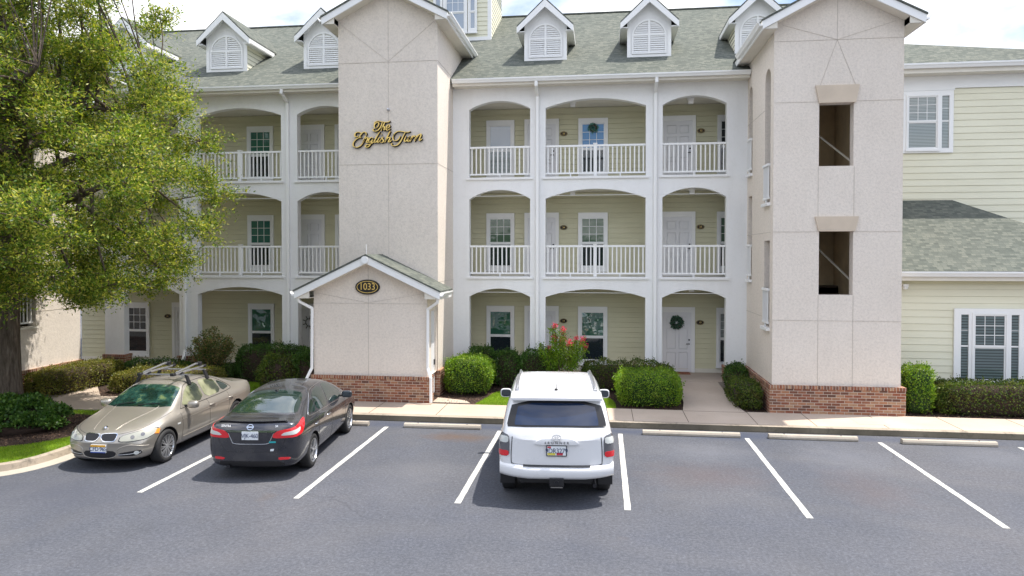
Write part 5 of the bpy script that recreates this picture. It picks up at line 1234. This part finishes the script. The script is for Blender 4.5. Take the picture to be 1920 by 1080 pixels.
for sx in (-1, 1):
    F = SIDE(sx)
    c.decal('side_window', [(1.0, .965), (.62, 1.27), (.36, 1.37), (-.02, 1.385), (-.06, .985)], F, 'car_glass', rounds=1)
    c.decal('side_window', [(-.13, .99), (-.10, 1.385), (-.55, 1.36), (-.80, 1.29), (-.84, 1.01)], F, 'car_glass', rounds=1)
    c.decal('side_window', [(-.89, 1.02), (-.86, 1.27), (-1.15, 1.14), (-1.30, 1.05)], F, 'car_glass', rounds=1)
    c.seam('window_trim', [(1.06, .93), (.62, 1.30), (.34, 1.395), (-.1, 1.41), (-.6, 1.385), (-.9, 1.30), (-1.2, 1.15), (-1.38, 1.04), (-1.2, 1.0), (-.5, .975), (.2, .955), (.8, .935), (1.06, .93)], F, .006, 'chrome')
    c.seam('door_seam', [(-.10, .97), (-.10, .5), (-.12, .28)], F); c.seam('door_seam', [(1.02, .90), (.98, .6), (.95, .30), (.6, .26), (-.12, .26), (-.85, .27), (-.93, .45), (-1.0, .66), (-1.0, .98)], F)
    c.seam('body_crease', [(-2.0, .84), (-1.2, .80), (0, .76), (1.2, .74)], F, .004, 'paint_slate', off=.001)
    fr = ((sx * .75, -2.1, .9), (1, sx * .75, 0), (0, 0, 1)) if sx > 0 else ((sx * .75, -2.1, .9), (1, sx * .75, 0), (0, 0, 1))
    q = [(-.38, -.10), (-.38, -.03), (-.30, .035), (-.05, .075), (.16, .135), (.30, .16), (.26, .06), (.16, -.06), (-.02, -.10)]
    q = [(sx * a, b) for a, b in q]; q = q if sx > 0 else q[::-1]
    tl = c.decal('tail_light', q, fr, 'lamp_red', off=.010, rounds=1)
    q = [(-.26, -.055), (-.20, .0), (-.02, .028), (.12, .06), (.10, .0), (0, -.05)]; q = [(sx * a, b) for a, b in q]; q = q if sx > 0 else q[::-1]
    c.decal('clear_lens', q, fr, 'lamp_clear', off=.014, rounds=1, parent=tl)
    fr = ((sx * .62, -2.3, .42), (1, sx * .25, 0), (0, 0, 1)); q = [(-.10, -.02), (.10, -.02), (.12, .02), (-.10, .03)]
    c.decal('rear_reflector', q, fr, 'lamp_red', off=.006, rounds=1)
BK = ((0, -2.3, .8), (1, 0, 0), (0, 0, 1))
c.decal('chrome_strip', [(-.44, .115), (.44, .115), (.47, .145), (-.47, .145)], BK, 'chrome', off=.016, rounds=0)
c.seam('boot_seam', [(-.62, .05), (-.60, -.08), (-.50, -.22), (-.42, -.245), (0, -.25), (.42, -.245), (.50, -.22), (.60, -.08), (.62, .05)], BK, .0045)
c.seam('boot_recess', [(-.42, .09), (-.36, -.04), (-.30, -.10), (0, -.105), (.30, -.10), (.36, -.04), (.42, .09)], BK, .006, 'silver')
c.decal('lower_bumper', [(-.62, -.52), (.62, -.52), (.58, -.42), (-.58, -.42)], BK, 'black_plastic', off=.006, rounds=1)
plate_number(c, 0, .855, True, 'VJK-460', 'plate_white')
badge(c, 'SENTRA', -.47, 1.01, True, .055); badge(c, 'SR', .47, 1.01, True, .05); emblem(c, 0, 1.0, True, .062, .055, 'bar'); badge(c, '●●', .38, .79, True, .035, 'badge_teal') if False else None
c.decal('small_badge', [(.34, -.085), (.46, -.085), (.46, -.055), (.34, -.055)], BK, 'badge_teal', off=.006, rounds=0)
c.decal('sticker', [(.36, -.235), (.42, -.235), (.43, -.195), (.37, -.195)], BK, 'plate_white', off=.006, rounds=0)
mb = MB(); pts = []
for i in range(25):
    x = -.64 + 1.28 * i / 24; h, n = c.hit((x, -2.22 + .10 * (abs(x) / .64) ** 2, 3), (0, 0, -1)); pts.append((x, h.y, h.z + (.032 if abs(x) < .6 else .012)))
for a, b in zip(pts[:-1], pts[1:]):
    mb.prism([(a[0], a[1] - .03, a[2]), (b[0], b[1] - .03, b[2]), (b[0], b[1] + .13, b[2] - .025), (a[0], a[1] + .13, a[2] - .025)], (0, 0, -.012))
build(mb, 'spoiler', 'paint_slate', c.root, local=True)
mb = MB(); mb.tube([(-.42, -2.28, .27), (-.42, -2.05, .27)], .035, 14); build(mb, 'exhaust', 'dark_metal', c.root, local=True)
mb = MB(); h, n = c.hit((0, -.95, 3), (0, 0, -1)); mb.prism([(-.02, -.98, h.z), (.02, -.98, h.z), (.012, -.86, h.z + .01), (-.012, -.86, h.z + .01)], (0, .0, .04)); build(mb, 'antenna_fin', 'paint_slate', c.root, local=True)

# ---------------------------------------------------------------- bronze sedan (front to the camera)
S = [(-2.26, .38, .74, .78, .86, .70, .62, .90, .92), (-2.21, .28, .85, .86, .96, .78, .70, 1.00, 1.02), (-2.05, .22, .88, .88, .98, .79, .70, 1.03, 1.055), (-1.75, .2, .905, .89, .98, .80, .70, 1.045, 1.075), (-1.55, .2, .905, .89, .97, .80, .68, 1.07, 1.105),
     (-1.25, .19, .905, .88, .96, .80, .64, 1.17, 1.215), (-.90, .18, .90, .87, .95, .80, .60, 1.285, 1.335), (-.55, .17, .90, .86, .94, .80, .585, 1.355, 1.405), (-.1, .17, .90, .85, .92, .80, .58, 1.38, 1.435), (.3, .17, .90, .84, .91, .80, .585, 1.355, 1.41),
     (.58, .17, .90, .84, .905, .80, .61, 1.27, 1.33), (.82, .17, .90, .83, .90, .80, .65, 1.15, 1.20), (1.08, .18, .90, .83, .90, .80, .71, .985, 1.02), (1.3, .18, .90, .81, .88, .79, .67, .935, .965), (1.6, .19, .895, .78, .85, .77, .63, .885, .92), (1.9, .19, .88, .73, .79, .73, .58, .82, .855), (2.1, .2, .84, .67, .73, .68, .52, .755, .785), (2.22, .22, .78, .58, .645, .62, .46, .675, .70), (2.28, .28, .68, .46, .52, .54, .42, .545, .56)]
sc = 1.02; yb = R(1.5)
c = Car('parked_sedan', (-9.56 - math.sin(yb) * 2.28 * sc, 12.28 + 2.28 * sc, 0), R(180) + yb, sc, 'paint_bronze', S, [(-1.26, .325), (1.50, .325)], .325, .905, bow=(.16, .30), label='bronze beige sedan with bike carriers on its roof, parked with its front to the viewer', cat='car')
c.wheels(w=.215, spokes=10, dbl=True)
c.mirror(.70, .93, (.12, .085, .08)); c.handles((-.20, -1.02), .80)
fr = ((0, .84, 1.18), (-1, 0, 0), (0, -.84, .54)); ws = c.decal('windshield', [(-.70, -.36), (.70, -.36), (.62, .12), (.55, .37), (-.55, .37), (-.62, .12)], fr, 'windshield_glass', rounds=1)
mb = MB()
for x in (-.02, .5):
    a, n1 = c.hit((x, 1.12, 2), (0, 0, -1)); b, n2 = c.hit((x - .42, 1.03, 2), (0, 0, -1)); mb.tube([a + n1 * .012, (a + b) / 2 + n1 * .028, b + n2 * .015], .007, 5)
build(mb, 'wiper', 'black_plastic', ws, local=True)
fr = ((0, -1.2, 1.2), (1, 0, 0), (0, .93, .36)); c.decal('rear_window', [(-.64, -.36), (.64, -.36), (.52, .40), (-.52, .40)], fr, 'car_glass')
for sx in (-1, 1):
    F = SIDE(sx)
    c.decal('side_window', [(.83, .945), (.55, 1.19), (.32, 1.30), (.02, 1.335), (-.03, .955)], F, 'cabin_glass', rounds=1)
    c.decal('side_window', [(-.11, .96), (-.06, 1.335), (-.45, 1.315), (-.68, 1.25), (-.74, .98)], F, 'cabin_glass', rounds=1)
    c.decal('side_window', [(-.79, .985), (-.74, 1.235), (-.98, 1.13), (-1.12, 1.02)], F, 'car_glass', rounds=1)
    c.seam('window_trim', [(.90, .92), (.56, 1.215), (.32, 1.325), (-.05, 1.355), (-.5, 1.34), (-.78, 1.26), (-1.02, 1.13), (-1.18, 1.0), (-1.0, .96), (-.4, .935), (.3, .925), (.90, .92)], F, .007, 'black_plastic')
    c.seam('door_seam', [(-.08, .94), (-.08, .6), (-.08, .28)], F); c.seam('door_seam', [(.98, .86), (.97, .6), (.95, .30), (.5, .25), (-.1, .25), (-.75, .26), (-.85, .5), (-.92, .66), (-.93, .93)], F)
    c.seam('body_crease', [(-1.9, .80), (-1.0, .76), (0, .735), (1.0, .72)], F, .005, 'paint_bronze', off=.001)
    c.seam('sill_trim', [(-.9, .40), (0, .38), (.95, .37)], F, .010, 'paint_bronze', off=.001)
    c.decal('side_marker', [(1.05, .66), (1.16, .66), (1.16, .69), (1.05, .69)], F, 'lamp_clear', rounds=0)
    fr = ((sx * .65, 2.05, .66), (-1, sx * .55, 0), (0, -.35, 1))
    q = [(-.33, -.085), (-.30, .005), (-.05, .065), (.20, .115), (.32, .13), (.27, .02), (.12, -.075), (-.12, -.10)]; q = [(-sx * a, b) for a, b in q]; q = q[::-1] if sx > 0 else q
    hb = c.decal('headlight_surround', [(a * 1.06, b * 1.14) for a, b in q], fr, 'black_plastic', off=.005, rounds=1)
    hl = c.decal('headlight', q, fr, 'headlight_lens', off=.009, rounds=1)
    for dx in (-.10, .07):
        q = ellipse(-sx * dx, dx * .25, .036, .032, 14); c.decal('lamp_ring', q, fr, 'lamp_smoke', off=.013, rounds=0, parent=hl)
    q = [(.26, .02), (.30, .11), (.35, .115), (.33, .02)]; q = [(-sx * a, b) for a, b in q]; q = q[::-1] if sx > 0 else q
    c.decal('amber_marker', q, fr, 'lamp_amber', off=.010, rounds=0, parent=hl)
    fr = ((sx * .55, 2.2, .34), (-1, sx * .35, 0), (0, 0, 1)); q = [(-.20, -.035), (-.18, .02), (.0, .045), (.20, .06), (.22, .0), (.1, -.045)]; q = [(-sx * a, b) for a, b in q]; q = q[::-1] if sx > 0 else q
    il = c.decal('lower_intake', q, fr, 'black_plastic', off=.005, rounds=1)
    q = ellipse(-sx * .12, .012, .045, .035, 14); c.decal('fog_lamp', q, fr, 'lamp_clear', off=.010, rounds=0, parent=il)
    c.seam('intake_trim', [(-sx * -.19, -.01), (-sx * 0, -.005), (-sx * .19, .015)], fr, .006, 'silver', parent=il, off=.004)
    # kidney grille
    fr = ((sx * .17, 2.2, .65), (-1, 0, 0), (0, -.25, 1)); q = [(.155, .065), (-.14, .08), (-.15, -.01), (-.12, -.085), (.09, -.09), (.155, -.02)]; q = [(sx * a, b) for a, b in q]
    kg = c.decal('kidney_grille', q, fr, 'chrome', off=.010, rounds=1); q2 = [(a * .90, b * .84) for a, b in q]; c.decal('grille_mesh', q2, fr, 'black_plastic', off=.0135, rounds=1, parent=kg)
    for k in range(9):
        x = -.11 + k * .027; c.seam('grille_bar', [(x, -.06), (x, 0), (x, .06)], fr, .0022, 'dark_metal', parent=kg, off=.014)
FT = ((0, 2.2, .6), (-1, 0, 0), (0, 0, 1))
c.decal('centre_intake', [(-.27, -.325), (.27, -.325), (.33, -.24), (.26, -.19), (-.26, -.19), (-.33, -.24)], FT, 'black_plastic', off=.004, rounds=1)
c.seam('bumper_crease', [(-.80, -.14), (-.55, -.10), (-.36, -.16), (-.30, -.30), (0, -.345), (.30, -.30), (.36, -.16), (.55, -.10), (.80, -.14)], FT, .008, 'paint_bronze', off=.002)
c.decal('front_lip', [(-.66, -.385), (.66, -.385), (.68, -.35), (-.68, -.35)], FT, 'black_plastic', off=.012, rounds=1)
for sx in (-1, 1):
    c.seam('bonnet_crease', [(sx * .22, 2.10), (sx * .30, 1.8), (sx * .40, 1.4), (sx * .46, 1.1)], ((0, 0, 2), (1, 0, 0), (0, 1, 0)), .006, 'paint_bronze', off=.001)
    c.seam('bonnet_seam', [(sx * .02, 2.20), (sx * .35, 2.15), (sx * .62, 1.95), (sx * .73, 1.6), (sx * .77, 1.15)], ((0, 0, 2), (1, 0, 0), (0, 1, 0)), .0035)
plate_number(c, 0, .45, False, 'CFD·965', 'plate_white', top=[(-.15, .15, .035, .075, 'plate_orange'), (-.15, .15, -.075, -.058, 'plate_blue')])
emblem(c, 0, .785, False, .045, .045, 'roundel')
# roof carriers
rk = MB(); 
rack = None
def roofz(x, y): h, n = c.hit((x, y, 3), (0, 0, -1)); return h.z
mb = MB()
for y in (.22, -.50): mb.bar((-.56, y, 1.505), (.56, y, 1.505), .045, .028)
rack = build(mb, 'roof_rack', 'silver', c.root, local=True, bevel=.006)
for y in (.22, -.50):
    for sx in (-1, 1): mb = MB(); mb.prism([(sx * .50, y - .035, 1.50), (sx * .50, y + .035, 1.50), (sx * .59, y + .05, roofz(.59, y) - .01), (sx * .59, y - .05, roofz(.59, y) - .01)], (sx * .035, 0, .012)); build(mb, 'rack_foot', 'black_plastic', rack, local=True)
for x in (-.40, .34):
    mb = MB(); mb.tube([(x, .50, 1.545), (x, .1, 1.55), (x - .0, -.70, 1.55)], [.022, .024, .022], 8); mb.tube([(x + .06, .30, 1.56), (x + .05, -.1, 1.60), (x + .04, -.42, 1.64), (x + .03, -.52, 1.63)], [.018, .022, .024, .02], 8); bc = build(mb, 'bike_carrier', 'silver', rack, local=True)
    mb = MB(); mb.box(x - .04, x + .05, .45, .55, 1.52, 1.58); mb.box(x - .04, x + .04, -.77, -.67, 1.52, 1.58); mb.box(x - .03, x + .07, -.60, -.50, 1.585, 1.67); mb.box(x - .04, x + .08, .17, .26, 1.51, 1.56); build(mb, 'carrier_clamp', 'black_plastic', bc, local=True, bevel=.01)

# ---------------------------------------------------------------- white sport utility (rear to the camera)
S = [(-2.34, .52, .84, .98, 1.04, .80, .70, 1.08, 1.09), (-2.31, .50, .91, 1.08, 1.14, .86, .77, 1.19, 1.20), (-2.23, .47, .935, 1.10, 1.17, .885, .815, 1.35, 1.36), (-2.13, .44, .945, 1.10, 1.17, .90, .80, 1.53, 1.545), (-2.03, .40, .95, 1.10, 1.17, .905, .785, 1.685, 1.70), (-1.93, .33, .95, 1.10, 1.17, .91, .775, 1.755, 1.775), (-1.5, .32, .95, 1.09, 1.16, .91, .77, 1.775, 1.80),
     (-.8, .32, .945, 1.08, 1.15, .905, .77, 1.79, 1.815), (0, .32, .945, 1.07, 1.13, .905, .765, 1.785, 1.81), (.35, .32, .945, 1.06, 1.12, .90, .755, 1.75, 1.785), (.62, .32, .945, 1.05, 1.11, .89, .735, 1.60, 1.65), (.88, .32, .945, 1.05, 1.11, .89, .77, 1.38, 1.42), (1.12, .33, .945, 1.05, 1.11, .885, .80, 1.19, 1.225), (1.4, .34, .945, 1.02, 1.09, .87, .72, 1.14, 1.17), (1.9, .35, .94, .97, 1.04, .84, .68, 1.09, 1.12), (2.2, .37, .91, .88, .96, .80, .62, 1.02, 1.04), (2.36, .40, .84, .70, .80, .74, .56, .86, .88), (2.41, .46, .74, .6, .66, .66, .5, .70, .71)]
PR[:] = [.80, .80]; sc = 1.02; yw = R(4.4); rc = Vector((-.74, 11.46, 0))
c = Car('parked_suv', rc + Vector((-math.sin(yw), math.cos(yw), 0)) * 2.41 * sc, yw, sc, 'paint_white', S, [(-1.36, .385), (1.43, .385)], .385, .95, bow=(.10, .2), arch_r=.455, label='white sport utility vehicle with tow hitch, parked with its rear to the viewer', cat='car')
c.wheels(w=.255, spokes=6, rimr=.60)
c.mirror(.82, 1.19, (.115, .08, .09), reach=.12, gm='mirror_dark'); c.handles((-.25, -1.18), .98)
fr = ((0, -2.15, 1.42), (1, 0, 0), (0, .42, 1))
wf = c.decal('rear_glass_surround', [(-.79, -.17), (.79, -.17), (.81, -.09), (.72, .27), (-.72, .27), (-.81, -.09)], fr, 'black_plastic', off=.004, rounds=1)
c.decal('rear_window', [(-.67, -.14), (.67, -.14), (.685, -.09), (.62, .23), (-.62, .23), (-.685, -.09)], fr, 'car_glass_blue', off=.009, rounds=1, parent=wf)
fr2 = ((0, .86, 1.45), (-1, 0, 0), (0, -.78, .62)); c.decal('windshield', [(-.74, -.33), (.74, -.33), (.66, .34), (-.66, .34)], fr2, 'car_glass')
for sx in (-1, 1):
    F = SIDE(sx)
    c.decal('side_window', [(.92, 1.16), (.60, 1.55), (.40, 1.68), (-.02, 1.70), (-.04, 1.175)], F, 'car_glass', rounds=1)
    c.decal('side_window', [(-.12, 1.18), (-.10, 1.70), (-.88, 1.70), (-.95, 1.19)], F, 'car_glass', rounds=1)
    c.decal('side_window', [(-1.04, 1.20), (-.98, 1.70), (-1.72, 1.68), (-1.98, 1.45), (-2.02, 1.25)], F, 'car_glass', rounds=1)
    c.seam('fender_crease', [(-2.25, 1.02), (-1.2, 1.0), (.2, .98), (1.8, .93)], F, .008, 'paint_white', off=.001); c.seam('door_seam', [(-.08, 1.15), (-.08, .6), (-.08, .42)], F); c.seam('door_seam', [(.98, 1.04), (.95, .6), (.92, .42), (.3, .40), (-.8, .41), (-.88, .7), (-1.0, .9), (-1.0, 1.15)], F)
    c.seam('wheel_flare', [(-1.36 + .475 * math.cos(R(a)), .385 + .475 * math.sin(R(a))) for a in range(-8, 190, 18)], F, .022, 'paint_white', off=.0)
    c.seam('wheel_flare', [(1.43 + .475 * math.cos(R(a)), .385 + .475 * math.sin(R(a))) for a in range(-8, 190, 18)], F, .022, 'paint_white', off=.0)
    # roof rails
    mb = MB(); pts = [(sx * .66, -1.70, 1.775), (sx * .665, -1.60, 1.83), (sx * .67, -.8, 1.85), (sx * .665, .02, 1.835), (sx * .66, .14, 1.76)]; mb.tube(pts, .020, 8); rr = build(mb, 'roof_rail', 'silver', c.root, local=True)
    mb = MB(); [build(MB().box(sx * .66 - .03, sx * .66 + .03, a, b, 1.75, 1.81), 'rail_foot', 'silver', rr, local=True, bevel=.008) for a, b in ((-1.76, -1.60), (.02, .16))]
    fr = ((sx * .82, -2.2, 1.0), (1, sx * .65, 0), (0, 0, 1))
    q = [(-.085, -.19), (.13, -.19), (.15, -.1), (.14, .11), (.07, .185), (-.07, .15), (-.09, .05)]; q = [(sx * a, b) for a, b in q]; q = q if sx > 0 else q[::-1]
    tl = c.decal('tail_light', q, fr, 'lamp_smoke', off=.012, rounds=1)
    for (a0, a1, b0, b1, m) in ((-.075, .135, -.185, -.095, 'lamp_red'), (-.07, .11, .03, .13, 'lamp_clear')):
        q = [(sx * a0, b0), (sx * a1, b0), (sx * a1, b1), (sx * a0, b1)]; q = q if sx > 0 else q[::-1]; c.decal('lens', q, fr, m, off=.018, rounds=1, parent=tl)
BK = ((0, -2.3, .8), (1, 0, 0), (0, 0, 1))
c.seam('tailgate_seam', [(-.72, .33), (-.735, .1), (-.735, -.08), (-.71, -.105), (-.6, -.12), (0, -.12), (.6, -.12), (.71, -.105), (.735, -.08), (.735, .1), (.72, .33)], BK, .008)
c.decal('garnish', [(-.36, .22), (.36, .22), (.33, .27), (.20, .315), (-.20, .315), (-.33, .27)], BK, 'paint_white', off=.035, rounds=1, thick=.0)
badge(c, '4RUNNER', 0, 1.058, True, .055, 'dark_metal', sp=1.9); 
for ch in [o for o in bpy.data.objects if o.name.startswith('badge') and o.parent == c.root]:
    for v in ch.data.vertices: v.co.y -= .045
emblem(c, 0, 1.135, True, .078, .052, 'ovals')
for o in bpy.data.objects:
    if o.name.startswith('emblem') and (o.parent == c.root or (o.parent and o.parent.parent == c.root)):
        for v in o.data.vertices: v.co.y -= .038
plate_number(c, 0, .925, True, '9DR3279', 'plate_white', top=[(-.145, -.02, -.07, -.035, 'mat_yellow'), (.0, .10, -.07, -.03, 'mat_red'), (-.145, -.09, .045, .07, 'mat_red')], frame='black_plastic')
# bumper
mb = MB(); prf = [(0, .47), (-.05, .475), (-.075, .52), (-.085, .62), (-.06, .665), (.02, .68), (.12, .68), (.12, .47)]; path = []
for i in range(25):
    x = -.93 + 1.86 * i / 24; path.append((x, -2.335 + .20 * (abs(x) / .93) ** 4))
rings = [[Vector((x, y + a, b + .05 * max(0, abs(x) / .93 - .5))) for a, b in prf] for x, y in path]; m = len(prf)
vs = [p for r in rings for p in r]; mb.add(vs, [(i * m + k, i * m + (k + 1) % m, (i + 1) * m + (k + 1) % m, (i + 1) * m + k) for i in range(24) for k in range(m)], 0, True); mb.add(rings[0], [tuple(range(m))]); mb.add(rings[-1], [tuple(range(m))])
bp = build(mb, 'rear_bumper', 'paint_white', c.root, local=True)
mb = MB()
for i in range(5, 19):
    (x0, y0), (x1, y1) = path[i], path[i + 1]; mb.add([(x0, y0 - .068, .676), (x1, y1 - .068, .676), (x1, y1 + .09, .692), (x0, y0 + .09, .692)], [(0, 1, 2, 3)])
build(mb, 'step_pad', 'black_plastic', bp, local=True, fix=False)  # black pad, widened to also draw the shadow gap under the tailgate
mb = MB(); mb.box(-.115, .115, -2.43, -2.2, .36, .50); mb.box(-.10, .10, -2.47, -2.43, .345, .37); th = build(mb, 'tow_hitch', 'black_plastic', c.root, local=True, bevel=.008)
mb = MB(); mb.tube([(0, -2.445, .43), (0, -2.43, .43)], .036, 14); build(mb, 'hitch_cap', 'dark_metal', th, local=True)
mb = MB(); mb.box(-.60, .60, -2.15, -2.05, .34, .5); build(mb, 'underbody', 'black_plastic', c.root, local=True)
for sx in (-1, 1): mb = MB(); mb.box(sx * .82 - .12, sx * .82 + .12, -1.88, -1.865, .24, .46); build(mb, 'mud_flap', 'black_plastic', c.root, local=True)
mb = MB(); mb.tube([(.62, -2.25, .33), (.62, -1.9, .36)], .035, 12); build(mb, 'exhaust', 'dark_metal', c.root, local=True)
# spoiler over the rear window, antenna
mb = MB(); pts = []
for i in range(21):
    x = -.75 + 1.50 * i / 20; pts.append((x, -2.17 + .07 * (abs(x) / .7) ** 2, 1.735 - .02 * (abs(x) / .75) ** 2))
for a, b in zip(pts[:-1], pts[1:]):
    mb.prism([(a[0], a[1], a[2] - .035), (b[0], b[1], b[2] - .035), (b[0], b[1], b[2] + .005), (b[0], b[1] + .28, b[2] + .065), (b[0], b[1] + .28, b[2] + .0), (a[0], a[1] + .28, a[2] + .0)][:0] or [(a[0], a[1], a[2] - .035), (a[0], a[1], a[2] + .005), (a[0], a[1] + .30, a[2] + .062), (a[0], a[1] + .30, a[2] + .0)], (b[0] - a[0], b[1] - a[1], b[2] - a[2]), sm=False)
build(mb, 'spoiler', 'paint_white', c.root, local=True)
mb = MB(); mb.tube([(0, -1.72, 1.78), (0, -1.72, 1.81)], .028, 10); mb.tube([(0, -1.72, 1.81), (0, -1.78, 1.90)], .006, 5); build(mb, 'antenna', 'black_plastic', c.root, local=True)
